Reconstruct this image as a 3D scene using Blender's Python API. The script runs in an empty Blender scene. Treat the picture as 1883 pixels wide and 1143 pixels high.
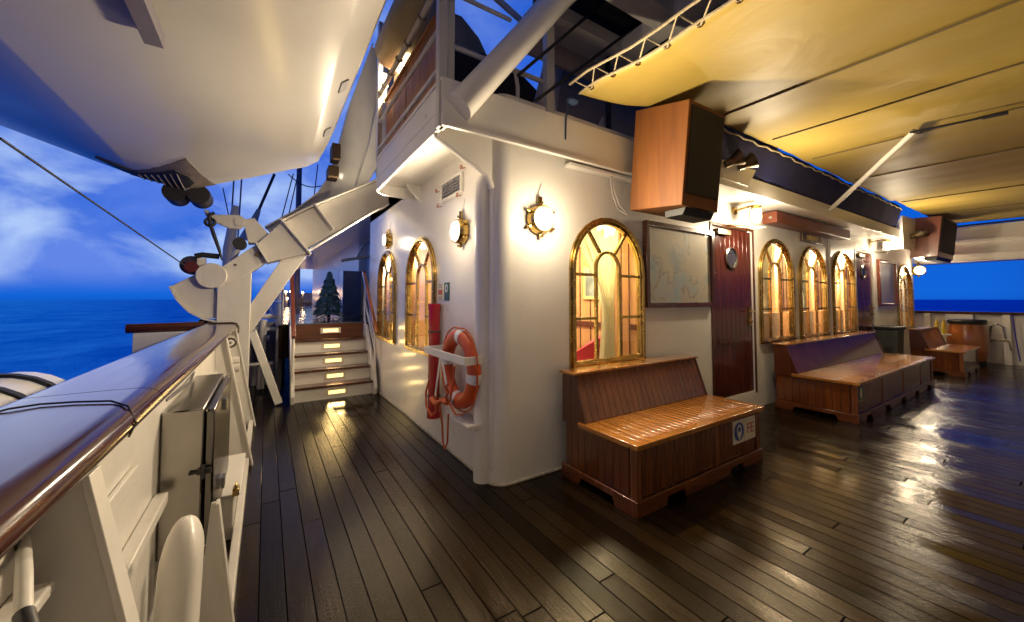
import bpy, bmesh, math, random
from mathutils import Vector, Matrix, noise as mnoise

random.seed(7)
R = math.radians
C = bpy.context.scene
COL = C.collection

# ------------------------------------------------------------------ camera, sky, sun, exposure
cam_d = bpy.data.cameras.new('camera')
cam = bpy.data.objects.new('camera', cam_d)
COL.objects.link(cam)
cam.location = (0, 0, 1.35)
cam.rotation_euler = (R(90 + 2.29), 0, R(-32.835))
cam_d.sensor_width = 36
cam_d.lens = 699.2 * 36 / 1883
cam_d.shift_y = -0.0262
cam_d.clip_start = 0.02
cam_d.clip_end = 40000
C.camera = cam

C.view_settings.view_transform = 'Standard'
C.view_settings.look = 'None'
C.view_settings.exposure = 0.0
C.view_settings.gamma = 1.0

W = bpy.data.worlds.new('World')
C.world = W
W.use_nodes = True


class G:
    """tiny node-tree helper"""
    def __init__(s, tree):
        s.t = tree
        s.n = tree.nodes
        s.l = tree.links

    def new(s, typ, props=None, **ins):
        n = s.n.new(typ)
        for k, v in (props or {}).items():
            setattr(n, k, v)
        for k, v in ins.items():
            key = int(k[1:]) if k[0] == 'i' and k[1:].isdigit() else k.replace('_', ' ')
            s.set(n.inputs[key], v)
        return n

    def set(s, sock, v):
        if isinstance(v, bpy.types.NodeSocket):
            s.l.new(v, sock)
        elif isinstance(v, bpy.types.Node):
            s.l.new(v.outputs[0], sock)
        else:
            if isinstance(v, (tuple, list)) and len(v) == 3 and sock.type == 'RGBA':
                v = (*v, 1)
            sock.default_value = v

    def math(s, op, a, b=0.0, c=0.0, clamp=False):
        n = s.new('ShaderNodeMath', dict(operation=op, use_clamp=clamp))
        s.set(n.inputs[0], a); s.set(n.inputs[1], b); s.set(n.inputs[2], c)
        return n.outputs[0]

    def vmath(s, op, a, b):
        n = s.new('ShaderNodeVectorMath', dict(operation=op))
        s.set(n.inputs[0], a); s.set(n.inputs[1], b)
        return n.outputs['Value'] if op == 'DOT_PRODUCT' else n.outputs[0]

    def mix(s, f, a, b, blend='MIX'):
        n = s.new('ShaderNodeMix', dict(data_type='RGBA', blend_type=blend))
        s.set(n.inputs[0], f); s.set(n.inputs[6], a); s.set(n.inputs[7], b)
        return n.outputs[2]

    def ramp(s, f, stops):
        n = s.new('ShaderNodeValToRGB')
        e = n.color_ramp.elements
        while len(e) < len(stops):
            e.new(0.5)
        for el, (p, c) in zip(e, stops):
            el.position = p
            el.color = (*c, 1) if isinstance(c, tuple) else (c, c, c, 1)
        s.set(n.inputs[0], f)
        return n.outputs[0]

    def noise(s, vec, scale, detail=3.0, rough=0.5, dist=0.0):
        n = s.new('ShaderNodeTexNoise')
        if vec is not None:
            s.set(n.inputs['Vector'], vec)
        n.inputs['Scale'].default_value = scale
        n.inputs['Detail'].default_value = detail
        n.inputs['Roughness'].default_value = rough
        n.inputs['Distortion'].default_value = dist
        return n.outputs['Fac']


def build_world():
    g = G(W.node_tree)
    g.n.clear()
    tc = g.new('ShaderNodeTexCoord')
    d = tc.outputs['Generated']
    sep = g.new('ShaderNodeSeparateXYZ'); g.set(sep.inputs[0], d)
    z = sep.outputs[2]
    base = g.ramp(g.math('ADD', g.math('MULTIPLY', z, 0.5), 0.5), [
        (0.30, (0.003, 0.05, 0.42)), (0.49, (0.004, 0.075, 0.52)), (0.505, (0.006, 0.13, 0.70)), (0.56, (0.004, 0.115, 0.68)),
        (0.75, (0.003, 0.095, 0.66)), (1.0, (0.01, 0.09, 0.5))])
    # clouds: drawn out sideways, gathered over the port bow
    st = g.vmath('MULTIPLY', d, (1.0, 1.0, 2.0))
    n1 = g.noise(st, 3.0, 6.0, 0.55, 0.35)
    n2 = g.noise(g.vmath('ADD', st, (5.1, 2.3, 8.2)), 4.6, 6.0, 0.54, 0.45)
    bow = g.vmath('DOT_PRODUCT', d, (-0.42, 0.90, 0.12))
    bank = g.new('ShaderNodeMapRange', dict(interpolation_type='SMOOTHSTEP'), Value=bow, From_Min=0.30, From_Max=0.95).outputs[0]
    low = g.new('ShaderNodeMapRange', dict(interpolation_type='SMOOTHSTEP'), Value=z, From_Min=0.005, From_Max=0.06).outputs[0]
    veil = g.math('MULTIPLY', g.ramp(n1, [(0.30, 0.0), (0.62, 1.0)]), g.math('MULTIPLY', bank, low))
    c1 = g.mix(g.math('MULTIPLY', veil, 0.85), base, (0.14, 0.26, 0.82))
    fade = g.new('ShaderNodeMapRange', dict(interpolation_type='SMOOTHSTEP'), Value=z, From_Min=0.14, From_Max=0.36, To_Min=1.0, To_Max=0.7).outputs[0]
    low = g.math('MULTIPLY', low, fade)
    puff = g.math('MULTIPLY', g.ramp(n2, [(0.44, 0.0), (0.66, 1.0)]), g.math('MULTIPLY', bank, low))
    c2 = g.mix(g.math('MULTIPLY', puff, 0.8), c1, (0.50, 0.67, 1.0))
    # after sunset: the glow stays over the bow and both beams, the sky astern and overhead has gone dark
    ahead = g.new('ShaderNodeMapRange', dict(interpolation_type='SMOOTHSTEP'), Value=g.vmath('DOT_PRODUCT', d, (-0.25, 0.97, 0.0)), From_Min=-0.45, From_Max=-0.12, To_Min=0.14, To_Max=1.0).outputs[0]
    high = g.new('ShaderNodeMapRange', dict(interpolation_type='SMOOTHSTEP'), Value=z, From_Min=0.62, From_Max=0.9, To_Min=1.0, To_Max=0.2).outputs[0]
    bg = g.new('ShaderNodeBackground', Color=c2, Strength=g.math('MULTIPLY', ahead, high))
    out = g.new('ShaderNodeOutputWorld')
    g.l.new(bg.outputs[0], out.inputs[0])


build_world()
sun_d = bpy.data.lights.new('sun', 'SUN')
sun_d.energy = 0.04
sun_d.angle = R(20)
sun_d.color = (1.0, 0.95, 0.9)
sun = bpy.data.objects.new('sun', sun_d)
sun.rotation_euler = (R(78), 0, R(200))
COL.objects.link(sun)

WARM = (1.0, 0.81, 0.55)


def area_light(name, loc, rot, size, power, color=WARM, parent=None, shape='DISK', size_y=None):
    d = bpy.data.lights.new(name, 'AREA')
    d.shape = shape; d.size = size
    if size_y: d.size_y = size_y
    d.energy = power; d.color = color
    o = bpy.data.objects.new(name, d)
    o.location = loc; o.rotation_euler = rot
    COL.objects.link(o)
    if parent: o.parent = parent
    return o


def point_light(name, loc, power, color=WARM, r=0.06, parent=None):
    d = bpy.data.lights.new(name, 'POINT')
    d.energy = power; d.color = color; d.shadow_soft_size = r
    o = bpy.data.objects.new(name, d)
    o.location = loc
    COL.objects.link(o)
    if parent: o.parent = parent
    return o


# ------------------------------------------------------------------ materials
MATS = {}


def new_mat(name):
    m = bpy.data.materials.new(name)
    m.use_nodes = True
    g = G(m.node_tree)
    g.n.clear()
    out = g.new('ShaderNodeOutputMaterial')
    b = g.new('ShaderNodeBsdfPrincipled')
    g.l.new(b.outputs[0], out.inputs[0])
    MATS[name] = m
    return m, g, b, out


def pos(g):
    return g.new('ShaderNodeNewGeometry').outputs['Position']


def objco(g):
    return g.new('ShaderNodeTexCoord').outputs['Object']


def bump(g, b, h, strength, dist=0.01):
    n = g.new('ShaderNodeBump', Strength=strength, Distance=dist, Height=h)
    g.l.new(n.outputs[0], b.inputs['Normal'])
    return n


def plain(name, col, rough=0.5, metal=0.0, var=0.12, vs=6.0, bs=40.0, bst=0.08, coat=0.0, rvar=0.12, grime=0.0):
    m, g, b, out = new_mat(name)
    p = objco(g)
    n = g.noise(p, vs, 5.0, 0.6)
    dark = tuple(c * (1 - var) for c in col)
    lite = tuple(min(1, c * (1 + var * 0.6)) for c in col)
    cc = g.ramp(n, [(0.3, dark), (0.7, lite)])
    if grime:
        n3 = g.noise(g.vmath('MULTIPLY', p, (9.0, 9.0, 1.2)), 1.3, 6.0, 0.7)
        cc = g.mix(g.math('MULTIPLY', g.ramp(n3, [(0.56, 0.0), (0.8, 1.0)]), grime), cc, tuple(c * f for c, f in zip(col, (0.55, 0.42, 0.28))))
    g.set(b.inputs['Base Color'], cc)
    g.set(b.inputs['Roughness'], g.math('ADD', rough - rvar / 2, g.math('MULTIPLY', g.noise(p, vs * 2.3, 4.0), rvar)))
    b.inputs['Metallic'].default_value = metal
    b.inputs['Coat Weight'].default_value = coat
    b.inputs['Coat Roughness'].default_value = 0.08
    if bst:
        bump(g, b, g.noise(p, bs, 4.0, 0.6), bst, 0.01)
    return m


def emit(name, col, strength):
    m, g, b, out = new_mat(name)
    b.inputs['Base Color'].default_value = (0.8, 0.8, 0.8, 1)
    b.inputs['Emission Color'].default_value = (*col, 1)
    b.inputs['Emission Strength'].default_value = strength
    return m


def wood(name, c1, c2, axis=2, rough=0.2, coat=0.6, gs=1.0, wear=0.0):
    """varnished wood, grain along the axis"""
    m, g, b, out = new_mat(name)
    p = objco(g)
    sc = [26.0 * gs] * 3
    sc[axis] = 1.6 * gs
    q = g.vmath('MULTIPLY', p, tuple(sc))
    n = g.noise(q, 1.0, 6.0, 0.65, 0.6)
    n2 = g.noise(g.vmath('MULTIPLY', p, tuple(s * 0.16 for s in sc)), 1.0, 3.0)
    n3 = g.noise(g.vmath('MULTIPLY', p, tuple(s * 3.5 for s in sc)), 1.0, 4.0, 0.7)
    f = g.math('ADD', g.math('MULTIPLY', n, 0.5), g.math('ADD', g.math('MULTIPLY', n2, 0.45), g.math('MULTIPLY', n3, 0.12)))
    col = g.ramp(f, [(0.36, c2), (0.66, c1)])
    g.set(b.inputs['Base Color'], col)
    g.set(b.inputs['Roughness'], g.math('ADD', rough, g.math('MULTIPLY', n2, 0.15)))
    b.inputs['Coat Weight'].default_value = coat
    b.inputs['Coat Roughness'].default_value = 0.1
    bump(g, b, n, 0.12, 0.004)
    return m


WHITE = plain('white_paint', (0.80, 0.77, 0.71), 0.30, var=0.05, vs=2.2, bs=9.0, bst=0.10, coat=0.15, grime=0.10)
WHITE2 = plain('white_steel_paint', (0.62, 0.59, 0.54), 0.36, var=0.07, vs=4.0, bs=30.0, bst=0.10, coat=0.1, grime=0.22)
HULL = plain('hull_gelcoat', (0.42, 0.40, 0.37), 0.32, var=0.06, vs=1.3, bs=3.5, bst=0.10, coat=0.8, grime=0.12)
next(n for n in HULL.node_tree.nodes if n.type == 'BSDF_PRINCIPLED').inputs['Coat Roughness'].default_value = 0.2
GREYP = plain('grey_paint', (0.22, 0.21, 0.22), 0.5, var=0.15)
DARKM = plain('dark_metal', (0.035, 0.033, 0.036), 0.42, metal=0.3, var=0.3)
BLACK = plain('black_rubber', (0.012, 0.012, 0.013), 0.55)
STEEL = plain('stainless_steel', (0.36, 0.34, 0.31), 0.25, metal=1.0, var=0.15, vs=2.0, bs=60.0, bst=0.015, rvar=0.12)
BRASS = plain('brass', (0.50, 0.34, 0.11), 0.26, metal=1.0, var=0.2, vs=7.0, rvar=0.15, bst=0.03)
BRONZE = plain('bronze', (0.22, 0.17, 0.10), 0.35, metal=0.9, var=0.3)
NAVY = plain('navy_canvas', (0.011, 0.013, 0.085), 0.8, var=0.25, vs=3.0, bs=14.0, bst=0.5)
BROWNC = plain('brown_canvas', (0.030, 0.020, 0.014), 0.8, var=0.3, vs=4.0, bs=10.0, bst=0.6)
TARP = plain('tan_canvas', (0.34, 0.25, 0.15), 0.7, var=0.3, vs=5.0, bs=12.0, bst=0.7)
ROPE = plain('rope_fibre', (0.42, 0.34, 0.2), 0.8, var=0.3, vs=60.0, bs=200.0, bst=0.6)
OROPE = plain('orange_rope', (0.55, 0.11, 0.02), 0.7, var=0.2)
ORANGE = plain('orange_foam', (0.62, 0.085, 0.015), 0.5, var=0.15, bs=90.0)
RED = plain('red_enamel', (0.42, 0.008, 0.012), 0.22, var=0.15, coat=0.5)
REDC = plain('red_cloth', (0.5, 0.01, 0.02), 0.7)
SILVER = plain('reflective_tape', (0.75, 0.75, 0.76), 0.3, var=0.05)
CREAM = plain('cream_curtain', (0.80, 0.76, 0.58), 0.8, var=0.08)
GREENBIN = plain('bin_plastic', (0.12, 0.14, 0.12), 0.45, var=0.2)
NEEDLE = plain('spruce_needles', (0.13, 0.27, 0.29), 0.6, var=0.4, vs=12.0)
YEL = plain('yellow_wax', (0.7, 0.5, 0.05), 0.5)
CREAMP = plain('cream_card', (0.72, 0.66, 0.5), 0.5, var=0.05)
_g = G(CREAM.node_tree)
_b = next(n for n in _g.n if n.type == 'BSDF_PRINCIPLED')
_o = next(n for n in _g.n if n.type == 'OUTPUT_MATERIAL')
_t = _g.new('ShaderNodeBsdfTranslucent', Color=(0.88, 0.83, 0.62))
_m = _g.new('ShaderNodeMixShader', i0=0.5, i1=_b.outputs[0], i2=_t.outputs[0])
_g.l.new(_m.outputs[0], _o.inputs[0])
SIGNBLUE = plain('sign_blue', (0.02, 0.06, 0.28), 0.4)
SIGNRED = plain('sign_red', (0.5, 0.02, 0.015), 0.4)
SIGNGREEN = plain('sign_green', (0.012, 0.07, 0.04), 0.35)
GOLDP = plain('gold_lettering', (0.75, 0.55, 0.16), 0.5)
BARK = plain('bark', (0.08, 0.05, 0.03), 0.9)

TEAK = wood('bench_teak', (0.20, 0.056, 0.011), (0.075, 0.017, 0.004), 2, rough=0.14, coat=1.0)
POSTW = wood('post_teak', (0.25, 0.085, 0.024), (0.11, 0.03, 0.009), 2)
TEAKX = wood('bench_teak_long', (0.18, 0.052, 0.012), (0.07, 0.017, 0.005), 0)
TEAKY = wood('bench_teak_cross', (0.36, 0.135, 0.035), (0.15, 0.045, 0.012), 1)
TEAKDK = wood('bench_teak_dark', (0.11, 0.030, 0.010), (0.045, 0.012, 0.005), 2)
RAILW = wood('rail_varnish', (0.075, 0.020, 0.009), (0.026, 0.007, 0.004), 1, rough=0.07, coat=1.0)
_g = G(RAILW.node_tree)
_b = next(n for n in _g.n if n.type == 'BSDF_PRINCIPLED')
_b.inputs['Coat Weight'].default_value = 0.55
_b.inputs['Specular IOR Level'].default_value = 0.15
_s = _g.noise(_g.vmath('MULTIPLY', objco(_g), (22.0, 1.6, 22.0)), 1.0, 6.0, 0.65, 0.5)
_g.set(_b.inputs['Coat Roughness'], _g.ramp(_s, [(0.38, 0.02), (0.72, 0.26)]))
_h = _g.noise(_g.vmath('MULTIPLY', objco(_g), (60.0, 9.0, 60.0)), 1.0, 4.0, 0.6)
_g.l.new(_g.new('ShaderNodeBump', Strength=0.12, Distance=0.002, Height=_h).outputs[0], _b.inputs['Coat Normal'])
MAHOG = wood('mahogany', (0.10, 0.016, 0.009), (0.045, 0.007, 0.005), 2, rough=0.2, coat=0.7)
SPKW = wood('speaker_veneer', (0.20, 0.066, 0.007), (0.10, 0.029, 0.004), 2, rough=0.6, coat=0.0, gs=0.7)
SPKW2 = wood('speaker_veneer_red', (0.20, 0.045, 0.014), (0.10, 0.02, 0.008), 2, rough=0.35, coat=0.2, gs=0.7)
CABINW = wood('cabin_panel', (0.60, 0.33, 0.13), (0.42, 0.20, 0.07), 2, rough=0.4, coat=0.1, gs=0.8)
BOXW = wood('locker_wood', (0.50, 0.22, 0.08), (0.32, 0.12, 0.04), 2, rough=0.5, coat=0.1)
BARRELW = wood('barrel_staves', (0.42, 0.13, 0.03), (0.20, 0.05, 0.012), 2, rough=0.25)

LAMPGLASS = emit('lamp_glow', (1.0, 0.84, 0.58), 3.2)
CABINGLOW = emit('cabin_glow', (1.0, 0.88, 0.55), 5.0)
STEPGLOW = emit('step_glow', (1.0, 0.64, 0.19), 2.2)
FARGLOW = emit('far_glow', (1.0, 0.62, 0.25), 30.0)
SPOTGLOW = emit('spot_glow', (1.0, 0.78, 0.42), 3.2)


def mk_glass():
    m, g, b, out = new_mat('window_glass')
    tr = g.new('ShaderNodeBsdfTransparent', Color=(0.93, 0.95, 0.93))
    gl = g.new('ShaderNodeBsdfGlossy', Roughness=0.02)
    fr = g.new('ShaderNodeLayerWeight', Blend=0.5)
    mx = g.new('ShaderNodeMixShader', i0=g.math('ADD', 0.05, g.math('MULTIPLY', g.math('POWER', fr.outputs['Facing'], 4.0), 0.55), clamp=True), i1=tr.outputs[0], i2=gl.outputs[0])
    g.l.new(mx.outputs[0], out.inputs[0])
    return m


GLASS = mk_glass()


def mk_deck(name, wet=1.0):
    m, g, b, out = new_mat(name)
    p = pos(g)
    s = g.new('ShaderNodeSeparateXYZ'); g.set(s.inputs[0], p)
    x, y = s.outputs[0], s.outputs[1]
    u = g.math('DIVIDE', x, 0.105)
    pid = g.math('FLOOR', u)
    fu = g.math('FRACT', u)
    rnd = g.new('ShaderNodeTexWhiteNoise', dict(noise_dimensions='1D'), W=pid).outputs['Value']
    v = g.math('ADD', g.math('DIVIDE', y, 3.3), g.math('MULTIPLY', rnd, 7.0))
    bid = g.math('FLOOR', v)
    fv = g.math('FRACT', v)
    rnd2 = g.new('ShaderNodeTexWhiteNoise', dict(noise_dimensions='1D'), W=g.math('ADD', g.math('MULTIPLY', pid, 13.7), bid)).outputs['Value']
    seam = g.math('MAXIMUM', g.math('GREATER_THAN', g.math('ABSOLUTE', g.math('SUBTRACT', fu, 0.5)), 0.473),
                  g.math('GREATER_THAN', g.math('ABSOLUTE', g.math('SUBTRACT', fv, 0.5)), 0.4988))
    grain = g.noise(g.vmath('MULTIPLY', p, (60.0, 2.2, 1.0)), 1.0, 5.0, 0.65, 0.3)
    streak = g.ramp(g.noise(g.vmath('MULTIPLY', p, (75.0, 1.5, 1.0)), 1.0, 6.0, 0.7, 0.4), [(0.40, 0.0), (0.62, 1.0)])
    blot = g.noise(g.vmath('MULTIPLY', p, (1.0, 0.6, 1.0)), 1.6, 5.0, 0.6, 0.5)
    f = g.math('ADD', g.math('MULTIPLY', grain, 0.45), g.math('ADD', g.math('MULTIPLY', rnd2, 0.40), g.math('MULTIPLY', blot, 0.20)))
    wcol = g.ramp(f, [(0.28, (0.004, 0.0022, 0.0009)), (0.50, (0.0085, 0.0046, 0.0018)), (0.78, (0.021, 0.0115, 0.0042))])
    col = g.mix(seam, wcol, (0.004, 0.0035, 0.003))
    g.set(b.inputs['Base Color'], col)
    # standing water lies in patches drawn out along the planks
    pud = g.noise(g.vmath('MULTIPLY', p, (1.3, 0.55, 1.0)), 1.1, 4.0, 0.55, 0.8)
    pmask = g.ramp(g.math('ADD', pud, g.math('MULTIPLY', g.math('SUBTRACT', rnd2, 0.5), 0.10)), [(0.46, 0.0), (0.62, 1.0)])
    damp = g.math('ADD', 0.085, g.math('ADD', g.math('MULTIPLY', streak, 0.14), g.math('MULTIPLY', rnd2, 0.08)))
    rr = g.new('ShaderNodeMix', dict(data_type='FLOAT'))
    g.set(rr.inputs[0], pmask); g.set(rr.inputs[2], damp); rr.inputs[3].default_value = 0.05
    g.set(b.inputs['Roughness'], rr.outputs[0])
    b.inputs['IOR'].default_value = 1.36
    g.set(b.inputs['Specular IOR Level'], g.math('MULTIPLY', g.math('SUBTRACT', 1.0, seam), g.math('ADD', 0.24, g.math('MULTIPLY', rnd2, 0.2))))
    b.inputs['Coat Weight'].default_value = 0.0 * wet
    b.inputs['Coat Roughness'].default_value = 0.12
    fine = g.noise(g.vmath('MULTIPLY', p, (1.0, 0.5, 1.0)), 140.0, 3.0, 0.6)
    h = g.math('ADD', g.math('MULTIPLY', grain, 0.5), g.math('ADD', g.math('MULTIPLY', fine, g.math('SUBTRACT', 1.0, g.math('MULTIPLY', pmask, 0.75))), g.math('MULTIPLY', seam, -1.6)))
    h = g.math('ADD', h, g.math('MULTIPLY', rnd2, 0.5))
    h = g.math('ADD', h, g.math('MULTIPLY', g.math('SUBTRACT', fu, 0.5), g.math('MULTIPLY', g.math('SUBTRACT', rnd2, 0.5), 4.5)))
    b.inputs['Specular Tint'].default_value = (1.0, 0.80, 0.48, 1)  # golden tint painted into the deck's reflections
    bump(g, b, h, 0.5, 0.004)
    return m


DECK = mk_deck('wet_deck_planks')


def mk_awning():
    m, g, b, out = new_mat('awning_vinyl')
    p = pos(g)
    s = g.new('ShaderNodeSeparateXYZ'); g.set(s.inputs[0], p)
    n = g.noise(p, 1.1, 4.0, 0.6)
    g.set(b.inputs['Base Color'], g.ramp(n, [(0.3, (0.33, 0.235, 0.048)), (0.7, (0.39, 0.28, 0.066))]))
    b.inputs['Roughness'].default_value = 0.52
    b.inputs['Specular IOR Level'].default_value = 0.35
    w1 = g.noise(g.vmath('MULTIPLY', p, (1.3, 1.0, 1.0)), 1.3, 4.0, 0.5, 1.2)
    w2 = g.noise(p, 16.0, 4.0, 0.6, 0.6)
    mask = g.noise(p, 0.7, 2.0)
    h = g.math('ADD', g.math('MULTIPLY', w1, 1.2), g.math('MULTIPLY', w2, g.math('MULTIPLY', mask, 0.22)))
    bump(g, b, h, 0.22, 0.05)
    return m


AWN = mk_awning()


def mk_sea():
    m, g, b, out = new_mat('sea_water')
    p = pos(g)
    g.set(b.inputs['Base Color'], (0.002, 0.06, 0.40))
    b.inputs['Roughness'].default_value = 0.6
    b.inputs['Specular IOR Level'].default_value = 0.0
    glint = g.noise(g.vmath('MULTIPLY', p, (1.0, 0.5, 1.0)), 0.09, 8.0, 0.7, 0.5)
    gl = g.new('ShaderNodeBsdfGlossy', Color=g.ramp(glint, [(0.38, (0.006, 0.27, 0.80)), (0.64, (0.05, 0.47, 1.0))]), Roughness=0.30)  # reflection colour varied to paint wave glints on the water
    mx = g.new('ShaderNodeMixShader', i0=0.62, i1=b.outputs[0], i2=gl.outputs[0])
    g.l.new(mx.outputs[0], out.inputs[0])
    n1 = g.noise(g.vmath('MULTIPLY', p, (1.0, 0.45, 1.0)), 0.10, 7.0, 0.65, 0.4)
    n2 = g.noise(p, 1.4, 5.0, 0.6)
    bn = bump(g, b, g.math('ADD', n1, g.math('MULTIPLY', n2, 0.3)), 0.9, 1.6)
    g.l.new(bn.outputs[0], gl.inputs['Normal'])
    return m


SEA = mk_sea()


def mk_map():
    m, g, b, out = new_mat('sea_chart')
    p = objco(g)
    n = g.noise(p, 1.7, 7.0, 0.6, 0.6)
    base = g.ramp(n, [(0.40, (0.50, 0.46, 0.36)), (0.52, (0.56, 0.50, 0.38)), (0.60, (0.42, 0.50, 0.50))])
    coast = g.ramp(n, [(0.520, 0.0), (0.532, 1.0), (0.544, 0.0)])
    col = g.mix(g.math('MULTIPLY', coast, 0.62), base, (0.12, 0.13, 0.13))
    deep = g.ramp(g.noise(g.vmath('ADD', p, (4.0, 0.0, 2.0)), 1.7, 4.0), [(0.58, 0.0), (0.66, 1.0)])
    col = g.mix(g.math('MULTIPLY', deep, 0.5), col, (0.16, 0.30, 0.42))
    g.set(b.inputs['Base Color'], col)
    b.inputs['Roughness'].default_value = 0.6
    b.inputs['Coat Weight'].default_value = 1.0
    b.inputs['Coat Roughness'].default_value = 0.01
    return m


MAP = mk_map()
SEAMM = plain('awning_batten', (0.14, 0.10, 0.04), 0.7)
NOTICE = plain('notice_sheet', (0.42, 0.38, 0.42), 0.6, var=0.06, coat=1.0)
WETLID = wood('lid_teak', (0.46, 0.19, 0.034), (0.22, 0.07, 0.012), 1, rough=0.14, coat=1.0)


# ------------------------------------------------------------------ mesh builder
ORG = {}


class MB:
    def __init__(s, xf=None):
        s.b = bmesh.new()
        s.xf = xf

    def v(s, p):
        if s.xf:
            p = s.xf(Vector(p))
        return s.b.verts.new(p)

    def face(s, vs):
        try:
            return s.b.faces.new(vs)
        except ValueError:
            return None

    def box(s, a, b):
        x0, y0, z0 = a; x1, y1, z1 = b
        q = [s.v(p) for p in ((x0, y0, z0), (x1, y0, z0), (x1, y1, z0), (x0, y1, z0), (x0, y0, z1), (x1, y0, z1), (x1, y1, z1), (x0, y1, z1))]
        for f in ((0, 3, 2, 1), (4, 5, 6, 7), (0, 1, 5, 4), (1, 2, 6, 5), (2, 3, 7, 6), (3, 0, 4, 7)):
            s.face([q[i] for i in f])
        return s

    def hexa(s, q):
        q = [s.v(p) for p in q]
        for f in ((0, 3, 2, 1), (4, 5, 6, 7), (0, 1, 5, 4), (1, 2, 6, 5), (2, 3, 7, 6), (3, 0, 4, 7)):
            s.face([q[i] for i in f])
        return s

    def bar(s, p0, p1, w, h, up=(0, 0, 1)):
        """box beam between two points"""
        p0, p1 = Vector(p0), Vector(p1)
        d = (p1 - p0).normalized()
        r = d.cross(Vector(up))
        if r.length < 1e-4:
            r = d.cross(Vector((1, 0, 0)))
        r.normalize()
        u = r.cross(d)
        q = []
        for p in (p0, p1):
            for a, c in ((-1, -1), (1, -1), (1, 1), (-1, 1)):
                q.append(p + r * a * w / 2 + u * c * h / 2)
        q = [s.v(p) for p in q]
        for f in ((0, 3, 2, 1), (4, 5, 6, 7), (0, 1, 5, 4), (1, 2, 6, 5), (2, 3, 7, 6), (3, 0, 4, 7)):
            s.face([q[i] for i in f])
        return s

    def tube(s, path, r, n=8, caps=True):
        path = [Vector(p) for p in path]
        rs = r if isinstance(r, (list, tuple)) else [r] * len(path)
        rings = []
        prev = None
        for i, p in enumerate(path):
            a = path[max(0, i - 1)]; b = path[min(len(path) - 1, i + 1)]
            d = (b - a)
            d = d.normalized() if d.length > 1e-9 else Vector((0, 0, 1))
            if prev is None:
                r0 = d.orthogonal().normalized()
            else:
                r0 = prev - d * prev.dot(d)
                r0 = r0.normalized() if r0.length > 1e-6 else d.orthogonal().normalized()
            prev = r0
            u = d.cross(r0)
            rings.append([s.v(p + (r0 * math.cos(t) + u * math.sin(t)) * rs[i]) for t in [2 * math.pi * k / n for k in range(n)]])
        for A, B in zip(rings, rings[1:]):
            for k in range(n):
                s.face([A[k], A[(k + 1) % n], B[(k + 1) % n], B[k]])
        if caps:
            s.face(rings[0][::-1]); s.face(rings[-1])
        return s

    def cyl(s, p0, p1, r, n=20, r1=None):
        return s.tube([p0, p1], [r, r if r1 is None else r1], n)

    def lathe(s, prof, mtx=None, n=24, closed=False):
        """profile [(r, z)] turned about local z, placed by a matrix"""
        mtx = mtx or Matrix()
        rings = []
        for r, z in prof:
            if r < 1e-6:
                rings.append([s.v(mtx @ Vector((0, 0, z)))])
            else:
                rings.append([s.v(mtx @ Vector((r * math.cos(2 * math.pi * k / n), r * math.sin(2 * math.pi * k / n), z))) for k in range(n)])
        pr = list(zip(rings, rings[1:]))
        if closed:
            pr.append((rings[-1], rings[0]))
        for A, B in pr:
            for k in range(n):
                a = [A[k % len(A)], A[(k + 1) % n % len(A)], B[(k + 1) % n % len(B)], B[k % len(B)]]
                u = []
                for q in a:
                    if q not in u: u.append(q)
                if len(u) > 2: s.face(u)
        return s

    def prism(s, poly, m3, d0, d1):
        """2d polygon extruded; m3(u, v, d) gives the point"""
        A = [s.v(m3(u, v, d0)) for u, v in poly]
        B = [s.v(m3(u, v, d1)) for u, v in poly]
        n = len(poly)
        s.face(A[::-1]); s.face(B)
        for k in range(n):
            s.face([A[k], A[(k + 1) % n], B[(k + 1) % n], B[k]])
        return s

    def ring(s, outer, inner, m3, d0, d1):
        n = len(outer)
        oa = [s.v(m3(u, v, d0)) for u, v in outer]; ob = [s.v(m3(u, v, d1)) for u, v in outer]
        ia = [s.v(m3(u, v, d0)) for u, v in inner]; ib = [s.v(m3(u, v, d1)) for u, v in inner]
        for k in range(n):
            j = (k + 1) % n
            s.face([oa[k], oa[j], ob[j], ob[k]]); s.face([ia[j], ia[k], ib[k], ib[j]])
            s.face([ob[k], ob[j], ib[j], ib[k]]); s.face([oa[j], oa[k], ia[k], ia[j]])
        return s

    def sheet(s, outline, holes, m3, d0, d1):
        """flat plate with holes, thickness d0..d1"""
        t = bmesh.new()
        for loop in [outline] + holes:
            vs = [t.verts.new((u, v, 0)) for u, v in loop]
            for k in range(len(vs)):
                t.edges.new((vs[k], vs[(k + 1) % len(vs)]))
        bmesh.ops.triangle_fill(t, use_beauty=True, use_dissolve=False, edges=t.edges[:])

        def inside(p, poly):
            c = False
            for i in range(len(poly)):
                (x0, y0), (x1, y1) = poly[i - 1], poly[i]
                if (y0 > p.y) != (y1 > p.y) and p.x < (x1 - x0) * (p.y - y0) / (y1 - y0) + x0:
                    c = not c
            return c
        bad = [f for f in t.faces if any(inside(f.calc_center_median(), h) for h in holes)]
        bmesh.ops.delete(t, geom=bad, context='FACES_ONLY')
        t.verts.index_update()
        A = [s.v(m3(v.co.x, v.co.y, d0)) for v in t.verts]
        B = [s.v(m3(v.co.x, v.co.y, d1)) for v in t.verts]
        for f in t.faces:
            i = [v.index for v in f.verts]
            s.face([A[k] for k in i][::-1]); s.face([B[k] for k in i])
        for e in t.edges:
            if len(e.link_faces) == 1:
                a, b = e.verts[0].index, e.verts[1].index
                s.face([A[a], A[b], B[b], B[a]])
        t.free()
        return s

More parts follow.
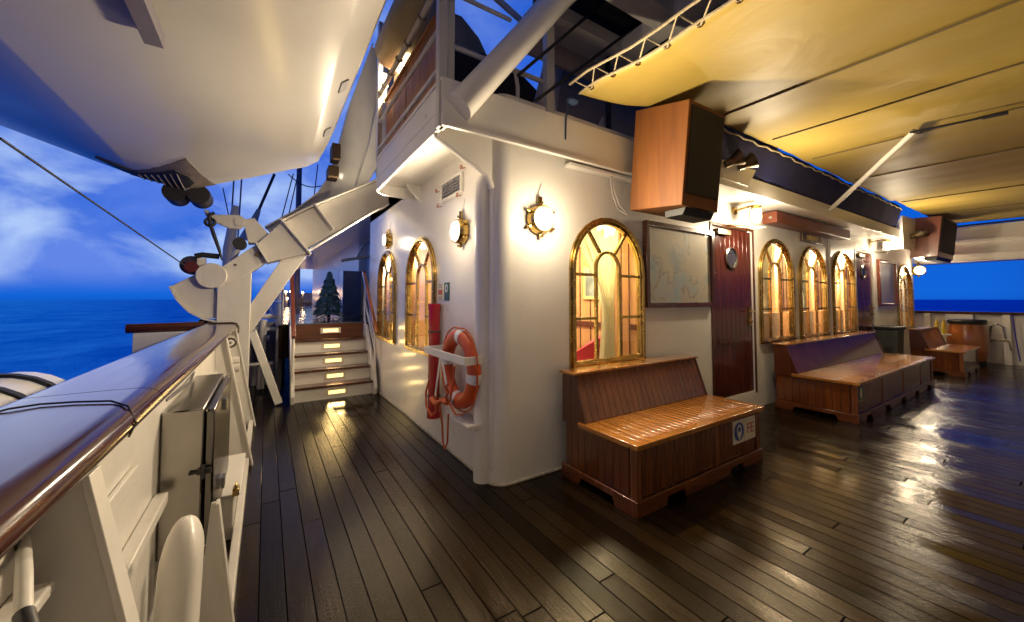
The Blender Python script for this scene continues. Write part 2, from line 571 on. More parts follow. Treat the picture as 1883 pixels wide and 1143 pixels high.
    def sphere(s, c, r, n=16, m=10, sc=(1, 1, 1)):
        prof = [(math.sin(math.pi * k / m), -math.cos(math.pi * k / m)) for k in range(m + 1)]
        mt = Matrix.Translation(Vector(c)) @ Matrix.Diagonal((r * sc[0], r * sc[1], r * sc[2], 1))
        return s.lathe(prof, mt, n)

    def torus(s, mtx, R0, r, n=32, m=10, a0=0.0, a1=2 * math.pi):
        full = abs(a1 - a0 - 2 * math.pi) < 1e-6
        path = []
        cnt = n if full else n + 1
        rings = []
        for k in range(cnt):
            t = a0 + (a1 - a0) * k / n
            rings.append([s.v(mtx @ Vector(((R0 + r * math.cos(q)) * math.cos(t), (R0 + r * math.cos(q)) * math.sin(t), r * math.sin(q)))) for q in [2 * math.pi * j / m for j in range(m)]])
        pr = list(zip(rings, rings[1:])) + ([(rings[-1], rings[0])] if full else [])
        for A, B in pr:
            for k in range(m):
                s.face([A[k], A[(k + 1) % m], B[(k + 1) % m], B[k]])
        return s

    def build(s, name, mat, parent=None, bevel=0.0, smooth=35, seg=2):
        b = s.b
        bmesh.ops.recalc_face_normals(b, faces=b.faces[:])
        o_org = ORG.get(parent, Vector((0, 0, 0))) if parent else Vector((0, 0, 0))
        if o_org.length > 0:
            bmesh.ops.translate(b, verts=b.verts[:], vec=-o_org)
        me = bpy.data.meshes.new(name)
        b.to_mesh(me); b.free()
        me.materials.append(mat)
        o = bpy.data.objects.new(name, me)
        COL.objects.link(o)
        if parent:
            o.parent = parent
            ORG[o] = o_org
        if smooth:
            for p in me.polygons: p.use_smooth = True
            me.set_sharp_from_angle(angle=R(smooth))
        if bevel:
            md = o.modifiers.new('bevel', 'BEVEL')
            md.width = bevel; md.segments = seg; md.limit_method = 'ANGLE'; md.angle_limit = R(40)
            md.harden_normals = False
        return o


def thing(name, label, cat, loc=(0, 0, 0), group=None, rot=None, local=False):
    o = bpy.data.objects.new(name, None)
    o.empty_display_size = 0.1
    COL.objects.link(o)
    o.location = loc
    if rot: o.rotation_euler = rot
    o['label'] = label; o['category'] = cat
    if group: o['group'] = group
    ORG[o] = Vector((0, 0, 0)) if local else Vector(loc)
    return o


def tag(o, label, cat, group=None, kind=None):
    if label: o['label'] = label
    if cat: o['category'] = cat
    if group: o['group'] = group
    if kind: o['kind'] = kind
    return o


def copy_tree(o, parent=None):
    c = o.copy()
    COL.objects.link(c)
    if parent: c.parent = parent
    for ch in list(o.children):
        copy_tree(ch, c)
    return c


XZ = lambda y: (lambda u, v, d: (u, y - d, v))      # faces -Y, d sticks out towards the stern
YZ = lambda x: (lambda u, v, d: (x - d, u, v))      # faces -X, d sticks out to port
XY = lambda z: (lambda u, v, d: (u, v, z + d))


def catenary(a, b, sag, n=10):
    a, b = Vector(a), Vector(b)
    return [a.lerp(b, t) + Vector((0, 0, -sag * 4 * t * (1 - t))) for t in [k / n for k in range(n + 1)]]


def text_mesh(body, size, name, mat, parent, mtx, extrude=0.002):
    cu = bpy.data.curves.new(name, 'FONT')
    cu.body = body; cu.size = size; cu.align_x = 'CENTER'; cu.align_y = 'CENTER'; cu.extrude = extrude
    t = bpy.data.objects.new(name + '_tmp', cu)
    COL.objects.link(t)
    dg = bpy.context.evaluated_depsgraph_get()
    me = bpy.data.meshes.new_from_object(t.evaluated_get(dg))
    bpy.data.objects.remove(t); bpy.data.curves.remove(cu)
    me.transform(Matrix.Translation(-ORG.get(parent, Vector((0, 0, 0)))) @ mtx)
    me.materials.clear(); me.materials.append(mat)
    o = bpy.data.objects.new(name, me)
    COL.objects.link(o); o.parent = parent
    return o


def upright(loc, face='-Y'):
    """matrix that stands flat xy artwork upright, reading from the stern or from port"""
    r = Matrix.Rotation(R(90), 4, 'X')
    if face == '-X':
        r = Matrix.Rotation(R(-90), 4, 'Z') @ r
    return Matrix.Translation(Vector(loc)) @ r


# ------------------------------------------------------------------ the setting
mb = MB()
N = 1
mb.box((-0.42, -9.0, -0.25), (13.15, 26.0, 0.0))
tag(mb.build('deck', DECK, smooth=0), 'wet dark planked main deck', None, kind='structure')
mb = MB()
q = [mb.v(p) for p in ((-15000, -15000, -5), (15000, -15000, -5), (15000, 15000, -5), (-15000, 15000, -5))]
mb.face(q)
tag(mb.build('sea', SEA, smooth=0), 'blue evening sea', None, kind='structure')
mb = MB()
mb.box((0.16, 6.46, 0.5), (1.95, 30.0, 0.98))
tag(mb.build('raised_deck', DECK, smooth=0), 'wet raised foredeck above the stairs', None, kind='structure')

# ------------------------------------------------------------------ deckhouse
WY, WX = 2.38, 1.40
house = thing('deckhouse', 'white steel deckhouse with arched brass windows and rounded corner', 'deckhouse', (6.0, 4.2, 0))


def arch(uc, w, z0, z1, n=14):
    r = w / 2
    zs = z1 - r
    pts = [(uc - r, z0), (uc + r, z0)]
    for k in range(n + 1):
        t = math.pi * k / n
        pts.append((uc + r * math.cos(t), zs + r * math.sin(t)))
    return pts


AFTW = [(2.56, 0.88, 0.80, 2.05), (5.78, 0.94, 0.81, 2.14), (6.98, 0.97, 0.80, 2.14), (8.24, 1.0, 0.80, 2.15), (11.9, 1.05, 0.72, 2.12)]
SIDEW = [(3.98, 0.86, 0.80, 2.0), (5.34, 0.82, 0.80, 2.0)]
DOORS = [(4.23, 5.15, 0.21, 2.20), (8.88, 9.80, 0.21, 2.22)]

mb = MB()
mb.sheet([(1.52, 0), (12.75, 0), (12.75, 2.9), (1.52, 2.9)],
         [arch(*a) for a in AFTW] + [[(a, c), (b, c), (b, d), (a, d)] for a, b, c, d in DOORS], XZ(WY), 0, -0.03)
mb.build('aft_wall', WHITE, house)
mb = MB()
mb.sheet([(2.50, 0), (6.35, 0), (6.35, 2.9), (2.50, 2.9)], [arch(*a) for a in SIDEW], YZ(WX), 0, -0.03)
mb.build('side_wall', WHITE, house)
# rounded corner with its weld bead
mb = MB()
arc = [(1.52 - 0.12 * math.cos(t), 2.50 - 0.12 * math.sin(t)) for t in [math.pi / 2 * k / 10 for k in range(11)]]
arc2 = [(1.52 - 0.03 * math.cos(t), 2.50 - 0.03 * math.sin(t)) for t in [math.pi / 2 * k / 10 for k in range(11)]]
mb.prism(arc + arc2[::-1], XY(0), 0, 2.9)
mb.build('corner', WHITE, house)
mb = MB()
mb.tube([(1.395, 2.56, 0.0), (1.395, 2.56, 2.12), (1.395, 2.545, 2.25), (1.39, 2.50, 2.33)], [0.075, 0.075, 0.07, 0.03], 24)
mb.build('corner_pillar', WHITE, house)
mb = MB()
mb.tube([(1.414, 2.452, 0.0), (1.414, 2.452, 2.3)], 0.011, 8)
mb.build('weld_bead', WHITE, house)
mb = MB()
mb.tube([(7.66, 2.374, 0.0), (7.66, 2.374, 2.48)], 0.018, 8)
mb.build('weld_bead', WHITE, house)
mb = MB()
mb.tube([(1.40, 6.35, 0.008), (1.40, 2.50, 0.008)] + [(x, y, 0.008) for x, y in arc[1:-1]] + [(1.52, 2.38, 0.008), (4.2, 2.38, 0.008)], 0.012, 6)
mb.build('caulk_line', plain('caulk', (0.5, 0.46, 0.38), 0.7, var=0.4, vs=30.0), house)
mb = MB()
mb.box((1.40, 6.35, 0.0), (12.75, 6.44, 2.9))
mb.box((12.66, 2.47, 0.0), (12.75, 6.35, 2.9))
mb.build('forward_wall', WHITE, house)
# overhanging roof deck: slab, side fascia, aft fascia
mb = MB()
arc = [(1.13 - 0.20 * math.cos(t), 4.0 + 0.22 * math.sin(t)) for t in [math.pi / 2 * k / 8 for k in range(9)]]
mb.prism([(0.93, 2.30), (12.75, 2.30), (12.75, 6.44), (1.40, 6.44), (1.40, 4.22)] + arc[::-1], XY(2.60), 0, 0.18)
mb.build('roof_deck', WHITE, house)
mb = MB()
out_ = [(0.93, 2.30)] + arc + [(1.398, 4.22)]
inn_ = [(0.96, 2.30)] + [(1.13 - 0.17 * math.cos(t), 4.0 + 0.19 * math.sin(t)) for t in [math.pi / 2 * k / 8 for k in range(9)]] + [(1.398, 4.19)]
mb.prism(out_ + inn_[::-1], XY(2.48), 0, 0.119)
mb.prism(out_ + inn_[::-1], XY(2.599), 0.185, 0.22)
mb.box((0.925, 2.29, 2.782), (0.96, 4.0, 2.81))
mb.build('side_fascia', WHITE, house, bevel=0.004)
mb = MB()
mb.box((0.93, 2.27, 2.48), (3.02, 2.298, 2.80))
mb.box((3.02, 2.02, 2.50), (12.75, 2.05, 2.67))
mb.box((3.02, 2.05, 2.50), (12.75, 2.376, 2.53))
mb.box((3.02, 2.05, 2.64), (12.75, 2.298, 2.67))
mb.box((3.0, 2.05, 2.48), (3.02, 2.298, 2.80))
mb.box((0.96, 2.255, 2.475), (3.0, 2.27, 2.495))
mb.build('aft_fascia', WHITE, house, bevel=0.004)
# curved gusset that carries the corner of the overhang
mb = MB()
g0 = [(0.965, 2.478), (1.06, 2.42), (1.17, 2.36), (1.28, 2.315), (1.36, 2.27), (1.398, 2.18), (1.398, 2.598), (0.965, 2.598)]
mb.prism(g0, XZ(2.46), 0, 0.02)
mb.build('gusset', WHITE, house)
mb = MB()
mb.tube([(0.95, 2.445, 2.478), (1.06, 2.445, 2.42), (1.17, 2.445, 2.36), (1.28, 2.445, 2.315), (1.36, 2.445, 2.27), (1.398, 2.445, 2.18)], 0.022, 8)
mb.build('gusset_flange', WHITE, house)
mb = MB()
mb.prism([(1.40, 2.598), (1.40, 2.42), (1.25, 2.56), (1.25, 2.598)], lambda u, v, d: (u, 4.02 + d, v), 0, 0.015)
mb.build('gusset', WHITE, house)
# small soffit strip lights' trunking along the fascia
mb = MB()
mb.box((2.05, 2.30, 2.440), (2.95, 2.376, 2.466))
mb.build('cable_tray', WHITE, house, bevel=0.003)

# cabin inside
mb = MB()
mb.box((1.50, 2.48, 0.10), (12.64, 6.34, 0.16))
mb.build('cabin_floor', plain('cabin_carpet', (0.16, 0.05, 0.03), 0.9), house)
mb = MB()
mb.box((1.50, 2.48, 2.36), (12.64, 6.34, 2.40))
mb.build('cabin_ceiling', plain('cabin_white', (0.8, 0.76, 0.62), 0.6), house)
mb = MB()
mb.box((1.50, 5.0, 0.16), (12.64, 5.05, 2.36))
mb.box((3.35, 2.48, 0.16), (3.40, 5.0, 2.36))
mb.box((5.2, 2.48, 0.16), (5.25, 5.0, 2.36))
mb.box((7.58, 3.0, 0.16), (7.62, 5.0, 2.36))
mb.box((10.1, 2.48, 0.16), (10.14, 5.0, 2.36))
for x in (3.02, 6.86, 8.27, 9.72):
    mb.box((x, 2.80, 0.16), (x + 0.5, 2.84, 2.36))
mb.box((12.3, 2.6, 0.16), (12.6, 2.64, 2.36))
for y in (4.72, 6.02):
    mb.box((1.62, y, 0.16), (1.66, y + 0.3, 2.36))
for x0, x1 in ((5.3, 6.2), (6.5, 7.4), (7.7, 8.7)):
    mb.box((x0, 2.52, 0.16), (x1, 2.62, 1.16))
mb.build('wood_partition', CABINW, house)


def window(uc, w, z0, z1, m3, curt):
    a = arch(uc, w, z0, z1)
    grow = lambda e: arch(uc, w + 2 * e, z0 - e, z1 + e)
    mb = MB()
    mb.ring(grow(0.028), grow(-0.035), m3, 0.0, 0.022)
    mb.ring(grow(0.012), grow(-0.022), m3, 0.021, 0.040)
    mb.ring(grow(-0.002), grow(-0.035), m3, -0.028, 0.002)
    fr = mb.build('window', BRASS, house, bevel=0.004)
    # glazing bars: narrow inner arch, two cross bars, two spokes
    iw, it = w * 0.36, z1 - (z1 - z0) * 0.215
    mb = MB()
    A, B = arch(uc, iw, z0 + 0.03, it), arch(uc, iw - 0.05, z0 + 0.03, it - 0.025)
    mb.ring(A, B, m3, -0.022, 0.004)
    hw = w / 2 - 0.03
    for f in (0.39, 0.69):
        z = z1 - (z1 - z0) * f
        mb.prism([(uc - hw, z - .012), (uc - iw / 2 + .003, z - .012), (uc - iw / 2 + .003, z + .012), (uc - hw, z + .012)], m3, -0.020, 0.002)
        mb.prism([(uc + iw / 2 - .003, z - .012), (uc + hw, z - .012), (uc + hw, z + .012), (uc + iw / 2 - .003, z + .012)], m3, -0.020, 0.002)
    r = w / 2
    for sg in (-1, 1):
        p0 = Vector((uc + sg * iw * 0.30, it - 0.02)); p1 = Vector((uc + sg * r * 0.56, z1 - r + r * 0.80))
        n = (p1 - p0).orthogonal().normalized() * 0.013
        mb.prism([tuple(p0 - n), tuple(p1 - n), tuple(p1 + n), tuple(p0 + n)], m3, -0.021, 0.003)
    mb.build('glazing_bar', BRASS, fr)
    mb = MB()
    mb.prism(arch(uc, w - 0.05, z0 + 0.02, z1 - 0.02), m3, -0.013, -0.009)
    mb.build('pane', GLASS, fr, smooth=0)


for a in AFTW: window(*a, XZ(WY), 0)
for a in SIDEW: window(*a, YZ(WX), 0)


def door(x0, x1, z0, z1):
    mb = MB()
    nb = 9
    for k in range(nb):
        a = x0 + 0.006 + (x1 - x0 - 0.012) * k / nb; b = x0 + 0.006 + (x1 - x0 - 0.012) * (k + 1) / nb
        mb.box((a + 0.001, WY + 0.012, z0 + 0.006), (b - 0.001, WY + 0.055, z1 - 0.006))
    mb.box((x0 + 0.02, WY + 0.055, z0 + 0.02), (x1 - 0.02, WY + 0.07, z1 - 0.02))
    mb.box((x0 + 0.14, WY + 0.004, z0 + 0.62), (x1 - 0.05, WY + 0.0119, z0 + 0.665))
    d = mb.build('door', MAHOG, house, bevel=0.004)
    mb = MB()
    for a, b in (((x0 - 0.035, WY - 0.012, z0 - 0.02), (x0, WY - 0.001, z1 + 0.035)), ((x1, WY - 0.012, z0 - 0.02), (x1 + 0.035, WY - 0.001, z1 + 0.035)), ((x0, WY - 0.012, z1), (x1, WY - 0.001, z1 + 0.035))):
        mb.box(a, b)
    mb.build('door_frame', WHITE if x0 > 8 else TEAKDK, d, bevel=0.003)
    cx, cz = (x0 + x1) / 2 - 0.03, z1 - 0.36
    mt = Matrix.Translation((cx, WY + 0.008, cz)) @ Matrix.Rotation(R(90), 4, 'X')
    mb = MB()
    mb.lathe([(0.10, -0.003), (0.135, -0.003), (0.135, 0.012), (0.12, 0.02), (0.105, 0.012)], mt, 32, closed=True)
    mb.build('porthole', STEEL, d)
    mb = MB()
    mb.lathe([(0.0, 0.008), (0.104, 0.006), (0.104, 0.001), (0.0, 0.001)], mt, 32)
    mb.build('porthole_glass', plain('porthole_glass', (0.03, 0.03, 0.05), 0.05, var=0.1, bst=0.0, coat=1.0), d)
    mb = MB()
    hx = x1 - 0.085
    mb.box((hx - 0.025, WY - 0.004, 1.02), (hx + 0.025, WY + 0.011, 1.26))
    mb.tube([(hx, WY - 0.004, 1.20), (hx, WY - 0.05, 1.20), (hx - 0.10, WY - 0.055, 1.195)], 0.010, 8)
    mb.cyl((hx, WY - 0.004, 1.08), (hx, WY - 0.025, 1.08), 0.016, 12)
    mb.build('handle', BRASS, d, bevel=0.003)
    mb = MB()
    mb.box((x0 + 0.06, WY - 0.05, z1 - 0.10), (x0 + 0.34, WY + 0.005, z1 - 0.04))
    mb.bar((x0 + 0.16, WY - 0.035, z1 - 0.03), (x0 + 0.62, WY - 0.30, z1 - 0.02), 0.02, 0.01)
    mb.bar((x0 + 0.62, WY - 0.30, z1 - 0.018), (x0 + 0.30, WY - 0.02, z1 + 0.03), 0.018, 0.01)
    mb.build('door_closer', BRONZE, d, bevel=0.003)


for a in DOORS: door(*a)

# louvred vent on the side wall
mb = MB()
mb.ring([(2.93, 2.27), (3.40, 2.27), (3.40, 2.45), (2.93, 2.45)], [(2.955, 2.29), (3.375, 2.29), (3.375, 2.43), (2.955, 2.43)], YZ(WX), 0.0, 0.03)
vent = mb.build('vent', WHITE, house, bevel=0.003)
mb = MB()
for k in range(5):
    z = 2.295 + k * 0.027
    mb.hexa([(1.399, 2.955, z), (1.383, 2.955, z - 0.004), (1.383, 3.375, z - 0.004), (1.399, 3.375, z),
             (1.399, 2.955, z + 0.014), (1.383, 2.955, z + 0.010), (1.383, 3.375, z + 0.010), (1.399, 3.375, z + 0.014)])
for y in (3.09, 3.23):
    mb.box((1.379, y, 2.29), (1.384, y + 0.01, 2.43))
mb.build('louvre', GREYP, vent, smooth=0)
mb = MB()
for y, z in ((2.90, 2.47), (3.46, 2.40), (3.42, 2.245), (2.98, 2.25)):
    mb.torus(Matrix.Translation((1.36, y, z)) @ Matrix.Rotation(R(90), 4, 'Y'), 0.016, 0.004, 12, 6)
    mb.tube([(1.398, y, z), (1.362, y, z - 0.012)], 0.004, 6)
mb.build('wing_nut', plain('copper', (0.35, 0.09, 0.03), 0.4, metal=0.7), vent)


# ------------------------------------------------------------------ things inside the cabin
def curtain(x0, x1, xt, y, z0, z1, tie, label):
    """a gathered curtain: hangs from z1, pulled towards xt at height tie"""
    mb = MB()
    cols, rows = 40, 24
    g_ = []
    for j in range(rows + 1):
        f = j / rows
        z = z1 + (z0 - z1) * f
        t = (z1 - tie) / (z1 - z0)
        k = math.sin(min(1, f / t) * math.pi / 2) ** 1.3 if f < t else 1 - 0.10 * (f - t) / (1 - t)
        a = x0 + (xt - x0) * k * 0.9; b = x1 + (xt + 0.07 - x1) * k * 0.75
        g_.append([mb.v((a + (b - a) * i / cols, y + 0.028 * math.sin(i / cols * 2 * math.pi * 6 + f) * (1 - 0.3 * k), z)) for i in range(cols + 1)])
    for j in range(rows):
        for i in range(cols):
            mb.face([g_[j][i], g_[j][i + 1], g_[j + 1][i + 1], g_[j + 1][i]])
    o = mb.build('curtain', CREAM, smooth=80)
    md = o.modifiers.new('thick', 'SOLIDIFY'); md.thickness = 0.004
    tag(o, label, 'curtain', 'cream curtains inside the cabin windows')


curtain(2.30, 2.92, 2.74, 2.58, 0.7, 2.1, 1.15, 'cream curtain tied back in the window over the nearest bench')
curtain(2.08, 2.40, 2.14, 2.60, 1.30, 2.1, 1.32, 'short cream curtain at the left of the window over the nearest bench')
curtain(5.42, 6.05, 5.75, 2.50, 1.17, 2.12, 1.3, 'cream curtain in the window just right of the first door')
curtain(6.60, 7.20, 6.95, 2.50, 1.17, 2.12, 1.3, 'cream curtain in the window below the dark name board')
curtain(7.85, 8.30, 8.05, 2.50, 1.17, 2.12, 1.3, 'cream curtain in the window just left of the second door')


def cabin_lamp(x, y, label, p=140, r=0.16):
    t = thing('cabin_lamp', label, 'ceiling lamp', (x, y, 2.355), 'glowing ceiling lamps inside the cabin')
    mb = MB()
    mb.lathe([(0, 0), (0.07, 0), (0.07, -0.02), (0.012, -0.03), (0.012, -0.14), (0, -0.14)], Matrix.Translation((x, y, 2.355)), 20)
    mb.build('base', BRASS, t)
    mb = MB()
    mb.sphere((x, y, 2.09), r, 20, 12, (1, 1, 1.05))
    mb.build('globe', CABINGLOW, t)
    point_light('cabin_light', (0.0, 0.25, -0.5), p, (1, 0.85, 0.60), 0.12, t)


cabin_lamp(2.77, 2.68, 'glowing globe lamp at the top of the window over the nearest bench')
cabin_lamp(6.38, 2.68, 'glowing globe lamp in the window just right of the first door')
cabin_lamp(7.72, 2.68, 'glowing globe lamp in the window below the dark name board')
cabin_lamp(9.10, 2.68, 'glowing globe lamp in the window just left of the second door')
cabin_lamp(12.40, 2.62, 'glowing globe lamp in the farthest aft window beside the noticeboard')
cabin_lamp(1.62, 4.55, 'glowing globe lamp in the side window nearest the red tube', 40, 0.11)
cabin_lamp(1.60, 6.02, 'glowing globe lamp in the side window beside the stairs', 40, 0.10)


def tub_chair(x, y, rz, label):
    t = thing('tub_chair', label, 'chair', (x, y, 0.16), 'red chairs inside the cabin', (0, 0, rz), local=True)
    mb = MB()
    mb.lathe([(0, 0.30), (0.24, 0.30), (0.26, 0.36), (0.25, 0.42), (0, 0.44)], None, 20)
    mb.build('seat', REDC, t)
    mb = MB()
    p = []
    for k in range(15):
        a = R(-110 + 220 * k / 14)
        p.append((a, 0.62 + 0.22 * math.cos(a)))
    for (a, h), (b, h2) in zip(p, p[1:]):
        q = []
        for z, zz in ((0.32, 0.32),):
            for (t_, hh) in ((a, h), (b, h2)):
                pass
        A = lambda t_, r, z: (r * math.sin(t_), r * math.cos(t_), z)
        mb.hexa([A(a, 0.25, 0.32), A(b, 0.25, 0.32), A(b, 0.31, 0.32), A(a, 0.31, 0.32), A(a, 0.27, h), A(b, 0.27, h2), A(b, 0.32, h2), A(a, 0.32, h)])
    bmesh.ops.remove_doubles(mb.b, verts=mb.b.verts[:], dist=1e-4)
    mb.build('backrest', REDC, t, smooth=60)
    for k in range(4):
        a = R(45 + 90 * k)
        mb = MB()
        mb.cyl((0.17 * math.cos(a), 0.17 * math.sin(a), 0.3), (0.2 * math.cos(a), 0.2 * math.sin(a), 0.0), 0.018, 8, 0.012)
        mb.build('leg', MAHOG, t)


tub_chair(2.72, 2.98, R(-150), 'red tub chair close behind the window over the nearest bench')
tub_chair(2.75, 3.75, R(60), 'red tub chair farther back in the cabin beside the curtain')

# battens on the cabin panelling, a dark cabinet, pictures
mb = MB()
for k in range(14): mb.box((3.338, 2.50 + k * 0.18, 0.16), (3.349, 2.512 + k * 0.18, 2.36))
for x0 in (3.02, 6.86, 8.27, 9.72):
    for k in range(4): mb.box((x0 + 0.06 + k * 0.12, 2.792, 0.16), (x0 + 0.072 + k * 0.12, 2.799, 2.36))
mb.box((3.325, 2.50, 1.02), (3.349, 4.99, 1.08))
mb.build('panel_batten', TEAKDK, house)
t = thing('cabin_cabinet', 'dark cabinet standing behind the red chairs in the cabin', 'cabinet', (3.1, 4.2, 0.16))
MB().box((2.88, 3.9, 0.161), (3.32, 4.7, 1.22)).build('body', MAHOG, t, bevel=0.01)
MB().box((2.85, 3.87, 1.221), (3.32, 4.73, 1.26)).build('top', TEAKDK, t, bevel=0.006)
t = thing('wall_picture', 'small framed picture on the panelled wall inside the cabin', 'picture', (3.33, 3.3, 1.6))
MB().box((3.315, 3.02, 1.35), (3.336, 3.50, 1.75)).build('frame', GOLDP, t, bevel=0.006)
MB().box((3.311, 3.06, 1.39), (3.3145, 3.46, 1.71)).build('canvas', plain('picture_paint', (0.16, 0.18, 0.15), 0.5, var=0.6, vs=9.0), t)

# ------------------------------------------------------------------ lamps on the walls
LAMP_GROUP = 'round brass bulkhead lamps on the deckhouse'


def bulkhead_lamp(loc, rz, label, power, r=0.085):
    """faces -Y before it is turned"""
    t = thing('bulkhead_lamp', label, 'wall lamp', loc, LAMP_GROUP, (0, 0, rz), local=True)
    t.scale = (1, 0.7, 1)
    fx = Matrix.Rotation(R(90), 4, 'X')       # local z -> -y
    mb = MB()
    mb.lathe([(0, 0), (r * 1.12, 0), (r * 1.15, 0.03), (r * 1.05, 0.06), (r * 1.02, 0.10), (r * 0.97, 0.108), (r * 0.90, 0.10), (r * 0.88, 0.04), (0, 0.04)], fx, 28)
    for k in range(6):
        a = R(30 + 60 * k)
        mb.cyl((r * 1.14 * math.cos(a), -0.035, r * 1.14 * math.sin(a)), (r * 1.38 * math.cos(a), -0.035, r * 1.38 * math.sin(a)), 0.016, 8)
        mb.cyl((r * 1.28 * math.cos(a), -0.015, r * 1.28 * math.sin(a)), (r * 1.28 * math.cos(a), -0.075, r * 1.28 * math.sin(a)), 0.010, 8)
    mb.cyl((0, -0.03, r), (0, -0.03, r * 1.75), 0.022, 10)
    mb.build('housing', BRASS, t)
    mb = MB()
    mb.tube([(0, -0.02, r * 1.7), (0.0, -0.008, r * 2.1), (0.03, -0.006, r * 2.8)], 0.005, 6)
    mb.build('cable', WHITE, t)
    mb = MB()
    mb.lathe([(r * 0.89, 0.06), (r * 0.90, 0.10), (r * 0.80, 0.122), (r * 0.45, 0.132), (0.0, 0.135)], fx, 24)
    mb.build('lens', LAMPGLASS, t)
    area_light('lamp_light', (0, -0.145, 0), (R(-90), 0, 0), r * 1.6, power * 0.85, WARM, t)
    point_light('lamp_spill', (0, -0.36, -0.02), power * 0.13, WARM, 0.09, t)
    return t


bulkhead_lamp((1.395, 5.22, 2.15), R(-90), 'small brass lamp on the side wall nearest the stairs', 44, 0.085)
bulkhead_lamp((1.395, 2.93, 1.925), R(-90), 'brass lamp on the side wall under the louvred vent', 58, 0.098)
bulkhead_lamp((1.78, 2.375, 1.97), 0, 'brass lamp on the aft wall between rounded corner and large arched window', 122, 0.102)
bulkhead_lamp((12.73, 2.30, 2.02), R(-55), 'brass lamp at the far end of the aft wall before the sea', 24, 0.11)


def bracket_lamp(x, z, label, power, beam=0.5):
    t = thing('bracket_lamp', label, 'wall lamp', (x, WY - 0.005, z), 'globe lamps on brass arms above the doors')
    y = WY
    mb = MB()
    mb.lathe([(0, 0), (0.05, 0), (0.05, 0.012), (0.03, 0.02), (0, 0.02)], Matrix.Translation((x, y - 0.005, z + 0.09)) @ Matrix.Rotation(R(90), 4, 'X'), 20)
    mb.tube([(x, y - 0.02, z + 0.09), (x, y - 0.18, z + 0.11), (x, y - 0.30, z + 0.09)], 0.013, 8)
    mb.cyl((x, y - 0.24, z + 0.065), (x, y - 0.24, z + 0.115), 0.055, 20, 0.03)
    mb.build('arm', BRASS, t)
    mb = MB()
    mb.lathe([(0, -0.10), (0.03, -0.092), (0.052, -0.06), (0.058, -0.02), (0.056, 0.06), (0, 0.062)], Matrix.Translation((x, y - 0.24, z)), 20)
    mb.build('globe', LAMPGLASS, t)
    mb = MB()
    for k in range(4):
        a = R(45 + 90 * k)
        mb.tube([(x + 0.062 * math.cos(a), y - 0.24 + 0.062 * math.sin(a), z + 0.06), (x + 0.062 * math.cos(a), y - 0.24 + 0.062 * math.sin(a), z - 0.05), (x + 0.02 * math.cos(a), y - 0.24 + 0.02 * math.sin(a), z - 0.108)], 0.004, 6)
    mb.build('cage', BRASS, t)
    point_light('lamp_light', (0, -0.38, -0.12), power * 0.8, WARM, 0.05, t)
    area_light('lamp_beam', (0, -0.34, -0.02), (R(-98), 0, 0), 0.11, power * beam, WARM, t)


bracket_lamp(4.74, 2.33, 'glowing globe lamp on a brass arm above the first door', 58)
bracket_lamp(9.70, 2.36, 'glowing globe lamp on a brass arm above the second door', 34, 0.9)


